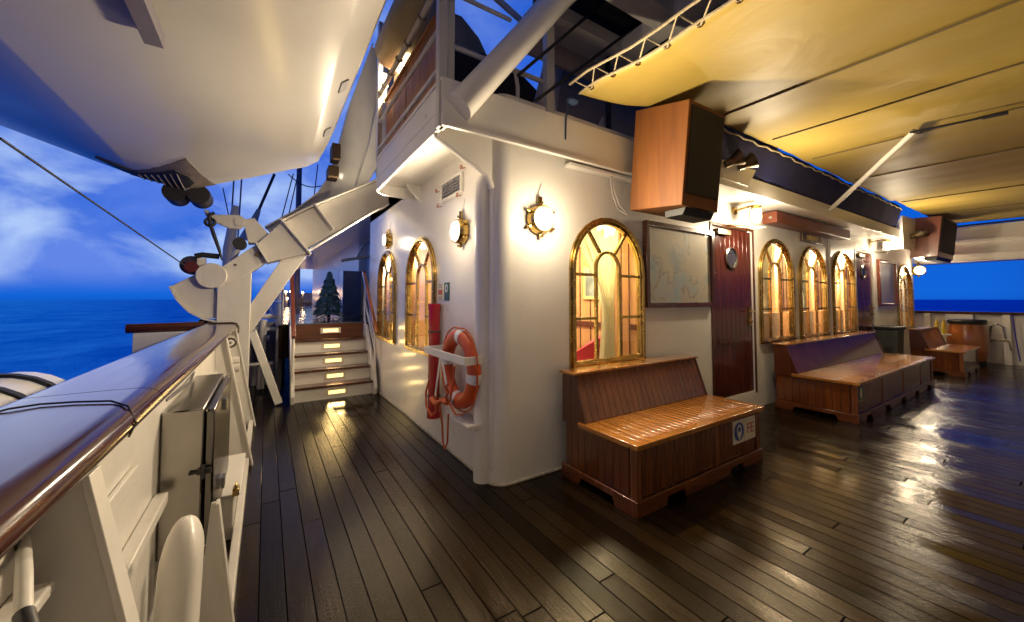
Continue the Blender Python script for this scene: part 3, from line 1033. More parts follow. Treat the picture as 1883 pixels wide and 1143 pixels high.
# ------------------------------------------------------------------ benches
def bench(x0, x1, yf, yb, label, skew=0.0, n_front=24):
    t = thing('locker_bench', label, 'bench', ((x0 + x1) / 2, (yf + yb) / 2, 0), 'varnished teak locker benches along the aft wall')
    H, top = 0.45, 0.80
    yk = yb - 0.245                      # foot of the backrest
    L = x1 - x0
    # front and end boards with open grooves
    mb = MB()
    n = max(6, int(L / 0.066))
    for k in range(n):
        a = x0 + 0.07 + (L - 0.14) * k / n; b = x0 + 0.07 + (L - 0.14) * (k + 1) / n
        mb.box((a + 0.0015, yf + 0.012, 0.10), (b - 0.0015, yf + 0.034, H - 0.035))
    mb.box((x0 + 0.03, yf + 0.036, 0.08), (x1 - 0.03, yf + 0.05, H - 0.04))
    mb.build('front_panel', TEAK, t, bevel=0.003)
    for xs, sg in ((x0, 1), (x1, -1)):
        mb = MB()
        n2 = 9
        for k in range(n2):
            a = yf + 0.07 + (yb - yf - 0.1) * k / n2; b = yf + 0.07 + (yb - yf - 0.1) * (k + 1) / n2
            zt = H - 0.035
            mb.box((min(xs + sg * 0.012, xs + sg * 0.034), a + 0.0015, 0.10), (max(xs + sg * 0.012, xs + sg * 0.034), b - 0.0015, zt))
        mb.box((min(xs + sg * 0.036, xs + sg * 0.05), yf + 0.05, 0.08), (max(xs + sg * 0.036, xs + sg * 0.05), yb, H - 0.04))
        mb.build('end_panel', TEAK, t, bevel=0.003)
    # corner posts and mid posts
    for xs in (x0, x1 - 0.05):
        mb = MB().box((xs, yf, 0.06), (xs + 0.05, yf + 0.05, H - 0.036))
        mb.build('corner_post', POSTW, t, bevel=0.003)
    xs = x0
    while xs + 1.15 < x1 - 0.3:
        xs += 0.9
        mb = MB().box((xs, yf + 0.004, 0.10), (xs + 0.05, yf + 0.03, H - 0.036))
        mb.build('front_post', POSTW, t, bevel=0.003)
    # plinth with the notched feet
    mb = MB()
    feet = []
    k = max(2, int(round(L / 0.75)))
    nx = [(x0 + L * (i + 0.5) / k - 0.09, x0 + L * (i + 0.5) / k + 0.09) for i in range(k)]
    poly = [(x0 - 0.012, 0.0)]
    for a, b in nx:
        poly += [(a - 0.02, 0.0), (a, 0.055), (b, 0.055), (b + 0.02, 0.0)]
    poly += [(x1 + 0.012, 0.0), (x1 + 0.012, 0.098), (x0 - 0.012, 0.098)]
    mb.prism(poly, XZ(yf - 0.012), -0.02, 0.0)
    for xs in (x0 - 0.012, x1 - 0.008):
        py = [(yf + 0.009, 0.0), (yf + 0.17, 0.0), (yf + 0.19, 0.055), (yb - 0.21, 0.055), (yb - 0.19, 0.0), (yb, 0.0), (yb, 0.098), (yf + 0.009, 0.098)]
        mb.prism(py, lambda u, v, d: (xs + d, u, v), 0, 0.02)
    mb.build('plinth', TEAKX, t, bevel=0.003)
    # dark inside so the notches read open
    # lid of cross slats inside a frame
    mb = MB()
    z0, z1 = H - 0.034, H
    mb.box((x0 - 0.025, yf - 0.03, z0), (x1 + 0.025, yf + 0.03, z1))
    mb.box((x0 - 0.025, yf + 0.031, z0), (x0 + 0.05, yk + 0.05, z1))
    mb.box((x1 - 0.05, yf + 0.031, z0), (x1 + 0.025, yk + 0.05, z1))
    m = int((L - 0.1) / 0.058)
    for i in range(m):
        a = x0 + 0.052 + (L - 0.104) * i / m; b = x0 + 0.052 + (L - 0.104) * (i + 1) / m
        mb.box((a + 0.0045, yf + 0.032, z0 + 0.004), (b - 0.0045, yk + 0.05, z1 - 0.0015 + 0.001 * (i % 3)))
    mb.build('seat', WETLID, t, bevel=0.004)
    # sloping backrest boards, end boards and cap
    yt = yb - 0.135
    mb = MB()
    m = int(L / 0.066)
    for i in range(m):
        a = x0 + 0.022 + (L - 0.044) * i / m; b = x0 + 0.022 + (L - 0.044) * (i + 1) / m
        mb.hexa([(a + .0015, yk, H + 0.002), (b - .0015, yk, H + 0.002), (b - .0015, yk + 0.02, H + 0.002), (a + .0015, yk + 0.02, H + 0.002),
                 (a + .0015, yt, top - 0.022), (b - .0015, yt, top - 0.022), (b - .0015, yt + 0.02, top - 0.022), (a + .0015, yt + 0.02, top - 0.022)])
    mb.hexa([(x0 + .02, yk + .021, H), (x1 - .02, yk + .021, H), (x1 - .02, yk + .03, H), (x0 + .02, yk + .03, H),
             (x0 + .02, yt + .021, top - .022), (x1 - .02, yt + .021, top - .022), (x1 - .02, yt + .03, top - .022), (x0 + .02, yt + .03, top - .022)])
    mb.build('backrest', TEAK, t, bevel=0.0025)
    for xs in (x0, x1 - 0.02):
        mb = MB()
        mb.prism([(yk - 0.01, H + 0.001), (yk + 0.052, H + 0.001), (yk + 0.052, H - 0.037), (yb, H - 0.037), (yb, top - 0.021), (yt - 0.008, top - 0.021)], lambda u, v, d: (xs + d, u, v), 0, 0.02)
        mb.build('back_end', TEAKDK, t, bevel=0.003)
    mb = MB()
    mb.box((x0 - 0.015, yt - 0.02, top - 0.02), (x1 + 0.015, yb + 0.02, top))
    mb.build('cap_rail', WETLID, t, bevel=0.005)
    mb = MB()
    mb.box((x0 + 0.06, yf + 0.06, 0.05), (x1 - 0.06, yb - 0.03, 0.075))
    mb.build('bottom_board', TEAKDK, t)
    return t


bench(1.95, 3.52, 1.60, 2.30, 'varnished teak locker bench under the large window, nearest one with the FE sign')
bench(5.40, 8.78, 1.47, 2.27, 'long varnished teak locker bench under the three arched windows')
bench(10.15, 11.55, 1.33, 1.98, 'small varnished locker bench farthest away beside the wooden barrel')


# ------------------------------------------------------------------ signs
def flat_board(x0, x1, z0, z1, y, d=0.006):
    return MB().box((x0, y - d, z0), (x1, y, z1))


t = thing('safety_sign', 'cream square sign with blue breathing mask disc, on the nearest bench', 'sign', (3.19, 1.611, 0.30))
flat_board(3.105, 3.275, 0.205, 0.385, 1.611, 0.006).build('board', CREAMP, t)
mb = MB(); mb.lathe([(0, 0.0), (0.072, 0.0), (0.072, 0.003), (0, 0.003)], Matrix.Translation((3.19, 1.6045, 0.296)) @ Matrix.Rotation(R(90), 4, 'X'), 32)
mb.build('disc', SIGNBLUE, t)
mb = MB()
mt = Matrix.Translation((3.19, 1.6005, 0.305)) @ Matrix.Rotation(R(90), 4, 'X')
mb.torus(mt @ Matrix.Diagonal((0.85, 1.15, 0.5, 1)), 0.034, 0.007, 24, 6)
mb.prism([(3.165, 0.255), (3.215, 0.255), (3.208, 0.29), (3.19, 0.30), (3.172, 0.29)], XZ(1.6005), 0, 0.002)
mb.prism([(3.182, 0.235), (3.198, 0.235), (3.198, 0.256), (3.182, 0.256)], XZ(1.6005), 0, 0.002)
mb.build('symbol', CREAMP, t, smooth=0)
t = thing('fe_sign', 'cream square sign with red letters FE on the nearest bench', 'sign', (3.37, 1.611, 0.29))
flat_board(3.283, 3.455, 0.205, 0.385, 1.611, 0.006).build('board', CREAMP, t)
text_mesh('FE', 0.115, 'lettering', SIGNRED, t, upright((3.369, 1.6035, 0.293)), 0.001)
t = thing('station_sign', 'small dark green sign with white figure on the long bench corner', 'sign', (5.51, 1.48, 0.33))
flat_board(5.43, 5.60, 0.235, 0.42, 1.478, 0.006).build('board', CREAMP, t)
flat_board(5.44, 5.59, 0.245, 0.41, 1.4715, 0.002).build('green_field', SIGNGREEN, t)
mb = MB(); mb.prism([(5.49, 0.27), (5.54, 0.27), (5.55, 0.34), (5.525, 0.385), (5.505, 0.385), (5.48, 0.34)], XZ(1.469), 0, 0.002)
mb.build('symbol', CREAMP, t, smooth=0)

t = thing('wall_notice', 'white paper notice with red block on the side wall beside the window', 'sign', (1.398, 3.42, 1.42))
MB().box((1.392, 3.36, 1.345), (1.398, 3.47, 1.50)).build('sheet', CREAMP, t)
MB().box((1.390, 3.365, 1.395), (1.3915, 3.465, 1.44)).build('red_block', plain('notice_red', (0.55, 0.12, 0.05), 0.5), t)
mb = MB()
for z in (1.462, 1.476, 1.488, 1.356, 1.37): mb.box((1.3905, 3.375, z), (1.3916, 3.455, z + 0.005))
mb.build('text_line', GREYP, t, smooth=0)
t = thing('lifebuoy_sign', 'dark green sign with white ring symbol on the side wall', 'sign', (1.398, 3.27, 1.42))
MB().box((1.392, 3.215, 1.34), (1.398, 3.325, 1.505)).build('board', SIGNGREEN, t)
mb = MB(); mb.torus(Matrix.Translation((1.391, 3.27, 1.452)) @ Matrix.Rotation(R(90), 4, 'Y') @ Matrix.Diagonal((1.25, 1, 0.4, 1)), 0.024, 0.007, 24, 6)
mb.build('symbol', SILVER, t)

t = thing('name_board', 'dark wooden board with gold letters LIBRARY above the middle window', 'sign', (6.93, 2.375, 2.27))
flat_board(6.58, 7.30, 2.205, 2.345, 2.375, 0.025).build('board', TEAKDK, t, bevel=0.004)
text_mesh('LIBRARY', 0.105, 'lettering', GOLDP, t, upright((6.94, 2.348, 2.275)), 0.002)
mb = MB(); mb.ring([(6.585, 2.21), (7.295, 2.21), (7.295, 2.34), (6.585, 2.34)], [(6.60, 2.222), (7.28, 2.222), (7.28, 2.328), (6.60, 2.328)], XZ(2.350), 0.0, 0.006)
mb.build('border', BRONZE, t)


# ------------------------------------------------------------------ framed boards
def framed(x0, x1, z0, z1, name, label, cat, sheetm, fw=0.05, depth=0.05):
    t = thing(name, label, cat, ((x0 + x1) / 2, WY - 0.002, (z0 + z1) / 2))
    mb = MB()
    o = [(x0, z0), (x1, z0), (x1, z1), (x0, z1)]
    i = [(x0 + fw, z0 + fw), (x1 - fw, z0 + fw), (x1 - fw, z1 - fw), (x0 + fw, z1 - fw)]
    mb.ring(o, i, XZ(WY - 0.002), 0, depth)
    mb.build('frame', TEAKDK if name == 'chart_frame' else SPKW2, t, bevel=0.006)
    mb = MB().box((x0 + fw, WY - 0.022, z0 + fw), (x1 - fw, WY - 0.004, z1 - fw))
    mb.build('sheet', sheetm, t, smooth=0)
    return t


ch = framed(3.03, 4.20, 1.27, 2.11, 'chart_frame', 'nautical chart in a dark wooden frame between window and door', 'framed chart', MAP)
mb = MB()
for k in range(22):
    z = 1.30 + k * 0.036
    mb.cyl((3.029, WY - 0.027, z), (3.022, WY - 0.027, z), 0.006, 6)
mb.build('stud', BRONZE, ch)
framed(10.05, 11.2, 1.22, 2.14, 'notice_board', 'wooden framed notice board beyond the second door', 'notice board', NOTICE)

# wooden shade box above the three windows
t = thing('shade_box', 'long varnished wooden blind box above the arched windows', 'blind box', (6.8, 2.2, 2.4))
MB().box((5.42, 2.20, 2.33), (8.02, 2.37, 2.478)).build('case', SPKW2, t, bevel=0.006)
mb = MB()
mb.cyl((5.41, 2.27, 2.40), (5.42, 2.27, 2.40), 0.02, 12)
mb.build('bolt', STEEL, t)


# ------------------------------------------------------------------ loudspeakers and floodlights
def speaker(x0, x1, pts, label, veneer, grill=True):
    """box with side profile pts (y, z): back top, front top, front bottom, back bottom"""
    c = Vector((sum(p[0] for p in pts) / 4, sum(p[1] for p in pts) / 4))
    t = thing('loudspeaker', label, 'loudspeaker', ((x0 + x1) / 2, c.x, c.y), 'wooden loudspeakers hung under the awning')
    m3 = lambda u, v, d: (x0 + d, u, v)
    mb = MB(); mb.prism(pts, m3, 0, x1 - x0)
    mb.build('cabinet', veneer, t, bevel=0.006)
    ft, fb = Vector(pts[1]), Vector(pts[2])
    n = Vector(((fb - ft).y, -(fb - ft).x)).normalized()
    if n.x > 0: n = -n
    e = (fb - ft).normalized()
    a, b = ft + e * 0.035, fb - e * 0.10
    mb = MB()
    mb.hexa([(x0 + .03, a.x, a.y), (x1 - .03, a.x, a.y), (x1 - .03, b.x, b.y), (x0 + .03, b.x, b.y)] +
            [(x0 + .03, a.x + n.x * .012, a.y + n.y * .012), (x1 - .03, a.x + n.x * .012, a.y + n.y * .012), (x1 - .03, b.x + n.x * .012, b.y + n.y * .012), (x0 + .03, b.x + n.x * .012, b.y + n.y * .012)])
    mb.build('grille', plain('grille_cloth', (0.018, 0.014, 0.012), 0.75, bs=300.0, bst=0.5), t)
    mb = MB()
    q = fb
    mb.prism([(q.x + 0.01, q.y - 0.002), (q.x + 0.20, q.y - 0.002 + 0.0), (q.x + 0.20, q.y - 0.06), (q.x + 0.04, q.y - 0.06)], m3, 0.07, x1 - x0 - 0.03)
    mb.build('bracket', BLACK, t, bevel=0.004)
    return t


speaker(2.66, 3.16, [(2.14, 2.99), (1.64, 2.87), (1.72, 2.075), (2.22, 2.13)], 'large orange brown wooden loudspeaker hung beside the awning corner', SPKW)
mb = MB()
mb.tube([(2.56, 2.33, 2.47), (2.56, 2.30, 2.30), (2.60, 2.28, 2.18), (2.66, 2.26, 2.12)], 0.006, 6)
mb.tube([(2.54, 2.33, 2.47), (2.53, 2.30, 2.28), (2.58, 2.28, 2.14), (2.66, 2.25, 2.10)], 0.006, 6)
tag(mb.build('speaker_cable', WHITE2), 'loop of white cable hanging behind the large loudspeaker', 'cable')
speaker(10.95, 12.35, [(2.0, 2.99), (1.62, 2.97), (1.70, 2.19), (2.08, 2.19)], 'dark red brown wooden loudspeaker at the far end of the awning', SPKW2)


def flood(x0, x1, y0, z0, z1, heads, label):
    t = thing('floodlight', label, 'floodlight', ((x0 + x1) / 2, y0, z0), 'bronze floodlights on white plates')
    mb = MB()
    w = x1 - x0
    mb.prism([(x0, z0), (x0 + w * 0.55, z0), (x1, z1 - 0.02), (x1 - 0.02, z1), (x0, z1 - 0.05)], XZ(y0), -0.012, 0)
    mb.prism([(y0 + 0.012, z0), (y0 + 0.30, z0), (y0 + 0.012, z1 - 0.05)], lambda u, v, d: (x0 + d, u, v), 0, 0.012)
    mb.build('plate', WHITE, t, bevel=0.002)
    for cx, cz in heads:
        mt = Matrix.Translation((cx, y0 - 0.05, cz)) @ Matrix.Rotation(R(60), 4, 'X') @ Matrix.Rotation(R(35), 4, 'Y')
        mb = MB()
        mb.lathe([(0, -0.06), (0.035, -0.055), (0.045, -0.01), (0.04, 0.0), (0.065, 0.05), (0.085, 0.10), (0.078, 0.10), (0.05, 0.045), (0.0, 0.03)], mt, 20)
        mb.cyl((cx, y0, cz - 0.03), (cx, y0 - 0.05, cz - 0.01), 0.014, 8)
        mb.build('lamp_head', BRONZE, t)


flood(3.80, 4.72, 2.01, 2.56, 3.06, ((3.86, 2.72), (4.12, 2.74)), 'pair of bronze spotlights on a white plate beside the large loudspeaker')
flood(10.0, 11.3, 1.98, 2.30, 2.98, ((10.55, 2.58), (10.85, 2.62)), 'pair of bronze spotlights on a white plate beside the far loudspeaker')

# ------------------------------------------------------------------ awning, its ropes, pole and spar
aw = thing('awning', 'yellow beige vinyl awning laced over the aft deck', 'awning', (7.2, 0, 3.0))


def awz(x, y):
    z = 3.0 + 0.035 * max(0, min(1, (x - 2.0) / 2)) - 0.012 * (1.9 - y)
    z -= 0.05 * math.exp(-((x - 2.1) / 0.5) ** 2)
    z += 0.007 * math.sin(2 * math.pi * (x - 3.45) / 0.98) ** 2
    z += 0.016 * (mnoise.noise(Vector((x * 0.9, y * 0.5, 3))) + 0.5 * mnoise.noise(Vector((x * 2.3, y * 1.1, 9))))
    if x < 3.6 and y > 1.2:
        z += 0.05 * (3.6 - x) / 1.5 * (y - 1.2) * math.sin((x + y) * 5)
    return z


mb = MB()
nx, ny = 130, 70
gr = []
for j in range(ny + 1):
    row = []
    for i in range(nx + 1):
        x = 2.06 + (12.95 - 2.06) * i / nx
        yt = 2.20 - 0.34 * min(1, (x - 2.06) / 1.2) + (0.05 if 3.4 < x < 9 else 0)
        y = yt + (-5.5 - yt) * (j / ny) ** 1.3
        row.append(mb.v((x, y, awz(x, y))))
    gr.append(row)
for j in range(ny):
    for i in range(nx):
        mb.face([gr[j][i], gr[j][i + 1], gr[j + 1][i + 1], gr[j + 1][i]])
o = mb.build('canopy', AWN, aw, smooth=80)
md = o.modifiers.new('thick', 'SOLIDIFY'); md.thickness = 0.004; md.offset = 1
for sx in (3.45, 4.43, 5.45, 6.9, 9.2, 11.0):
    mb = MB()
    mb.tube([(sx, y, awz(sx, y) - 0.007) for y in [1.82 - 0.2 * k for k in range(37)]], 0.007, 6)
    mb.build('seam', SEAMM, aw)
mb = MB()
edge = [(2.055, y, awz(2.06, y)) for y in [2.2 - 0.1 * k for k in range(60)]]
mb.tube(edge, 0.009, 6)
mb.build('edge_rope', ROPE, aw)
mb = MB()
pipe = [(1.955, y, awz(2.06, y) + 0.045) for y in [2.2 - 0.2 * k for k in range(30)]]
mb.tube(pipe, 0.010, 8)
z_ = []
for k in range(26):
    y = 2.15 - 0.22 * k
    z_ += [(1.955, y, awz(2.06, y) + 0.046), (2.075, y - 0.05, awz(2.06, y) - 0.006), (2.08, y - 0.065, awz(2.06, y) - 0.006)]
mb.tube(z_, 0.006, 6)
mb.build('lacing', ROPE, aw)
mb = MB()
for k in range(26):
    y = 2.15 - 0.22 * k - 0.057
    mb.torus(Matrix.Translation((2.085, y, awz(2.085, y) - 0.004)), 0.016, 0.005, 12, 6)
mb.build('eyelet', BRASS, aw)
mb = MB()
mb.sphere((2.02, 2.24, 2.93), 0.04, 10, 6, (1.4, 1, 0.7))
mb.tube([(2.0, 2.24, 2.93), (1.97, 2.26, 2.80), (1.97, 2.27, 2.62)], 0.008, 6)
mb.build('corner_lashing', plain('blue_rope', (0.03, 0.06, 0.12), 0.8), aw)

mb = MB()
nv = []
for j in range(7):
    f = j / 6
    nv.append([mb.v((3.30 + 6.5 * i / 60, 2.046 + 0.003 * math.sin(i * 1.3) - 0.096 * f, 2.655 + f * (awz(3.3 + 6.5 * i / 60, 1.9) + 0.012 - 2.655) + 0.012 * math.sin(i * 0.7) * f)) for i in range(61)])
for j in range(6):
    for i in range(60):
        mb.face([nv[j][i], nv[j][i + 1], nv[j + 1][i + 1], nv[j + 1][i]])
o = mb.build('canvas_screen', NAVY, smooth=80)
md = o.modifiers.new('thick', 'SOLIDIFY'); md.thickness = 0.012
tag(o, 'navy blue canvas screen strung between fascia and awning', 'canvas screen')
t = thing('screen_rope', 'white rope along the top of the navy canvas screen', 'rope', (6.5, 1.95, 3.05))
mb = MB()
mb.tube([(3.3 + 0.1 * k, 1.945, awz(3.3 + .1 * k, 1.9) - 0.022 + 0.012 * math.sin(k * 2.1)) for k in range(66)], 0.010, 6)
mb.build('rope_line', ROPE, t)

mb = MB(); mb.tube([(6.55, 2.0, 2.60), (5.20, 0.92, 2.965)], 0.026, 14)
tag(mb.build('awning_pole', WHITE2), 'white slanting pole bracing the awning from the fascia', 'pole')
mb = MB(); mb.tube([(5.18, 0.95, 2.958), (5.24, 0.70, 2.955), (5.28, 0.50, 2.952)], 0.010, 8)
mb.tube([(5.275, 0.52, 2.951), (5.30, 0.38, 2.949)], 0.017, 8)
tag(mb.build('batten', plain('batten_paint', (0.03, 0.03, 0.05), 0.5)), 'thin dark batten at the head of the slanting white pole', 'batten')

# ------------------------------------------------------------------ life ring, holder, hose tube
t = thing('hose_tube', 'tall red cylinder standing against the side wall beside the window', 'tube', (1.335, 3.42, 0.25))
mb = MB()
mb.lathe([(0, 0), (0.062, 0), (0.062, 0.06), (0.055, 0.065), (0.055, 1.0), (0.06, 1.005), (0.06, 1.06), (0, 1.065)], Matrix.Translation((1.335, 3.42, 0.25)), 24)
mb.build('body', RED, t)
for z in (0.45, 1.05): MB().torus(Matrix.Translation((1.335, 3.42, z)), 0.058, 0.006, 24, 6).build('strap', DARKM, t)

RC = Vector((1.31, 2.80, 0.80))
t = thing('life_ring', 'orange life ring with silver bands hung on the side wall', 'life ring', tuple(RC))
RM = Matrix.Translation(RC) @ Matrix.Rotation(R(90), 4, 'Y')
mb = MB(); mb.torus(RM @ Matrix.Diagonal((1, 1, 0.85, 1)), 0.252, 0.060, 48, 16)
mb.build('ring', ORANGE, t)
for a in (0, 90, 180, 270):
    a += 98
    MB().torus(RM @ Matrix.Diagonal((1, 1, 0.86, 1)), 0.252, 0.0622, 4, 16, R(a - 7), R(a + 7)).build('band', SILVER, t)
mb = MB()
gl = []
for k in range(49):
    a = 2 * math.pi * k / 48
    rr = 0.318 + 0.026 * abs(math.sin(2 * a))
    gl.append(RM @ Vector((rr * math.cos(a), rr * math.sin(a), -0.01)))
mb.tube(gl, 0.007, 6)
mb.build('grab_line', OROPE, t)
t = thing('ring_rack', 'white steel rack holding the orange life ring', 'rack', (1.398, 2.850, 0.485))
mb = MB()
mb.box((1.205, 2.500, 0.870), (1.217, 3.320, 0.930))
mb.box((1.217, 3.308, 0.870), (1.398, 3.320, 0.930))
mb.box((1.217, 2.500, 0.870), (1.398, 2.512, 0.930))
mb.bar((1.211, 2.960, 0.875), (1.240, 3.160, 0.455), 0.03, 0.008, (1, 0, 0))
mb.bar((1.211, 2.940, 0.875), (1.240, 2.780, 0.435), 0.03, 0.008, (1, 0, 0))
mb.box((1.230, 2.500, 0.420), (1.398, 2.820, 0.435))
mb.build('frame', WHITE, t, bevel=0.002)
mb = MB()
mb.tube([(1.230, 3.250, 0.655), (1.220, 3.320, 0.515), (1.220, 3.300, 0.395), (1.230, 3.200, 0.335), (1.230, 3.100, 0.395), (1.225, 3.080, 0.535), (1.220, 3.200, 0.475), (1.220, 3.000, 0.505)], 0.009, 6)
mb.tube([(1.230, 2.720, 0.835), (1.220, 2.750, 0.635), (1.220, 2.800, 0.535), (1.230, 2.700, 0.475), (1.240, 2.600, 0.495)], 0.008, 6)
mb.tube([(1.230, 3.020, 0.485), (1.230, 2.960, 0.335), (1.225, 2.930, 0.195), (1.225, 2.890, 0.155), (1.230, 2.850, 0.215), (1.240, 2.860, 0.435)], 0.008, 6)
mb.tube([(1.215, 3.160, 0.495), (1.210, 3.050, 0.475), (1.215, 2.920, 0.535), (1.215, 2.820, 0.535)], 0.022, 8)
mb.tube([(1.215, 2.800, 0.695), (1.210, 2.840, 0.655), (1.215, 2.800, 0.615), (1.210, 2.850, 0.575), (1.215, 2.800, 0.535)], 0.010, 6)
tag(mb.build('throw_line', OROPE), 'tangled orange throwing line dangling below the life ring', 'rope')

# ------------------------------------------------------------------ stairs to the raised deck
t = thing('stairs', 'white steel stairs with lit risers and varnished handrails', 'stairs', (0.82, 5.9, 0))
sx0, sx1 = 0.33, 1.31
ST = [(5.72 + 0.18 * k, 0.19 * (k + 1)) for k in range(4)]
for k, (y, z) in enumerate(ST):
    mb = MB()
    mb.box((sx0, y + 0.02, z - 0.19 + (0.0 if k == 0 else 0.001)), (sx1, y + 0.03, z - 0.031))
    mb.build('riser', WHITE, t)
    mb = MB()
    mb.box((sx0, y - 0.015, z - 0.03), (sx1, y + 0.20, z))
    mb.build('tread', TEAKDK, t, bevel=0.004)
MB().box((sx0, 6.43, 0.761), (sx1, 6.455, 0.975)).build('riser', TEAKX, t, bevel=0.003)
mb = MB(); mb.box((0.16, 6.42, 0.976), (1.398, 6.462, 0.992)); mb.build('nosing', plain('nosing', (0.10, 0.10, 0.12), 0.5), t)
for k in range(5):
    y = (ST[k][0] + 0.02) if k < 4 else 6.43
    z = (ST[k][1] - 0.105) if k < 4 else 0.875
    mb = MB()
    mb.ring([(0.70, z - 0.042), (0.98, z - 0.042), (0.98, z + 0.042), (0.70, z + 0.042)], [(0.735, z - 0.025), (0.945, z - 0.025), (0.945, z + 0.025), (0.735, z + 0.025)], XZ(y), 0.0, 0.008)
    sl = mb.build('step_light', CREAMP, t, bevel=0.002)
    mb = MB().box((0.735, y - 0.004, z - 0.025), (0.945, y - 0.001, z + 0.025))
    mb.build('lens', STEPGLOW, sl, smooth=0)
    area_light('step_lamp', (0.84 - 0.82, y - 0.015 - 5.9, z), (R(-90), 0, 0), 0.2, 0.9, (1, 0.68, 0.25), t, 'RECTANGLE', 0.05)
for x in (sx0 - 0.045, sx1 + 0.002):
    mb = MB()
    mb.prism([(5.66, 0.0), (5.80, 0.0), (6.46, 0.70), (6.46, 0.975), (6.30, 0.95), (5.70, 0.30), (5.63, 0.10)], lambda u, v, d: (x + d, u, v), 0, 0.043)
    mb.build('stringer', WHITE, t, bevel=0.003)
    mb = MB()
    xm = x + 0.02
    for y0, za in ((5.70, 0.90), (6.44, 1.64)):
        mb.tube([(xm, y0, max(0.02, za - 0.88)), (xm, y0, za)], 0.016, 8)
    for dz in (0.30, 0.58):
        mb.tube([(xm, 5.70, 0.90 - dz), (xm, 6.44, 1.64 - dz)], 0.011, 8)
    mb.build('stanchion', WHITE, t)
    mb = MB()
    mb.bar((xm, 5.62, 0.86), (xm, 6.56, 1.80), 0.05, 0.06)
    mb.build('handrail', wood('handrail_teak', (0.42, 0.14, 0.03), (0.24, 0.07, 0.016), 1, rough=0.15, coat=1.0) if x > 1 else SPKW2, t, bevel=0.008)

# ------------------------------------------------------------------ port bulwark
bw = thing('port_bulwark', 'white port bulwark with varnished cap rail and steel stays', 'bulwark', (-0.35, 2, 0))
mb = MB()
mb.box((-0.36, -4.0, 0.0), (-0.33, 5.10, 1.044))
mb.build('plating', WHITE2, bw)
prof = [(-0.52, 1.045), (-0.532, 1.07), (-0.525, 1.092), (-0.515, 1.099), (-0.508, 1.100), (-0.480, 1.1003), (-0.42, 1.1008), (-0.35, 1.1008), (-0.300, 1.1003), (-0.283, 1.0985), (-0.262, 1.092), (-0.249, 1.079), (-0.245, 1.066), (-0.249, 1.053), (-0.260, 1.042), (-0.28, 1.035), (-0.31, 1.04)]
mb = MB(); mb.prism(prof, lambda u, v, d: (u, d, v), -4.0, 1.48); mb.build('cap_rail', RAILW, bw, smooth=50)
mb = MB(); mb.prism([(u + (0.002 if i in (0, 1) else 0), v + 0.0) for i, (u, v) in enumerate(prof)], lambda u, v, d: (u, d, v), 1.486, 4.20); mb.build('cap_rail', RAILW, bw, smooth=50)
mb = MB(); mb.prism(prof, lambda u, v, d: (u, d, v), 4.206, 5.08); mb.build('cap_rail', RAILW, bw, smooth=50)
for y, xb, zt in ((1.00, -0.06, 1.038), (-0.9, -0.06, 1.038), (3.80, -0.075, 1.038), (4.95, -0.08, 1.038)):
    mb = MB()
    mb.prism([(-0.329, 0.0), (xb, 0.0), (-0.268, zt), (-0.329, zt)], lambda u, v, d: (u, y + d, v), 0, 0.014)
    mb.bar((xb + 0.008, y + 0.007, 0.0), (-0.262, y + 0.007, zt), 0.055, 0.012, (1, 0, 0))
    mb.build('stay', WHITE2, bw, bevel=0.002)
mb = MB()
mb.prism([(-0.21, 0.0), (-0.085, 0.0), (-0.145, 0.55), (-0.165, 0.55)], lambda u, v, d: (u, 1.92 + d, v), 0, 0.014)
mb.bar((-0.08, 1.927, 0.0), (-0.145, 1.927, 0.55), 0.05, 0.012, (1, 0, 0))
mb.build('stay', WHITE2, bw, bevel=0.002)
mb = MB()
mb.box((-0.13, -4.0, 0.0), (-0.09, 5.1, 0.07))
mb.build('waterway_bar', WHITE2, bw, bevel=0.006)
for a, b in (((-0.329, 0.55, 0.865), (-0.285, 0.96, 0.885)), ((-0.329, 3.0, 0.66), (-0.30, 3.7, 0.80)), ((-0.329, 1.10, 0.60), (-0.29, 1.90, 0.64)), ((-0.329, 1.10, 0.80), (-0.315, 1.60, 0.85))):
    MB().box(a, b).build('stiffener', WHITE2, bw, bevel=0.004)

# outboard platform and second rail forward of it
t = thing('boarding_platform', 'small outboard platform with dark rounded rail beyond the cap rail', 'platform', (-0.8, 5.0, 0.9))
mb = MB(); mb.tube([(-1.10, 4.98, 1.075), (-1.02, 4.98, 1.075), (-0.54, 5.06, 1.075)], 0.045, 14); mb.build('rail', RAILW, t)
MB().box((-1.05, 4.95, 0.62), (-0.54, 5.05, 1.03)).build('panel', WHITE2, t, bevel=0.004)
mb = MB(); mb.prism(prof, lambda u, v, d: (u - 0.12, d, v + 0.02), 5.62, 8.5)
mb.box((-0.53, 5.62, 0.0), (-0.50, 8.5, 1.04))
tag(mb.build('bulwark_extension', RAILW, smooth=50), 'varnished rail of the bulwark continuing forward past the davit', 'rail')

t = thing('black_cord', 'thin black cord lashed across the varnished cap rail', 'cord', (-0.4, 1.33, 1.1))
mb = MB(); mb.tube([(-0.536, 1.28, 1.07), (-0.522, 1.30, 1.096), (-0.48, 1.335, 1.105), (-0.44, 1.355, 1.105), (-0.38, 1.34, 1.105), (-0.31, 1.305, 1.105), (-0.268, 1.25, 1.099), (-0.243, 1.20, 1.07), (-0.25, 1.18, 1.045)], 0.0024, 8); mb.build('cord_line', BLACK, t)
t = thing('brass_cord', 'short lashing with brass hook over the rail end at the davit', 'cord', (-0.3, 4.9, 1.1))
mb = MB(); mb.tube([(-0.50, 4.95, 1.106), (-0.30, 4.93, 1.107), (-0.255, 4.90, 1.10), (-0.238, 4.88, 1.07), (-0.238, 4.88, 1.0)], 0.008, 8); mb.build('cord_line', BRONZE, t)

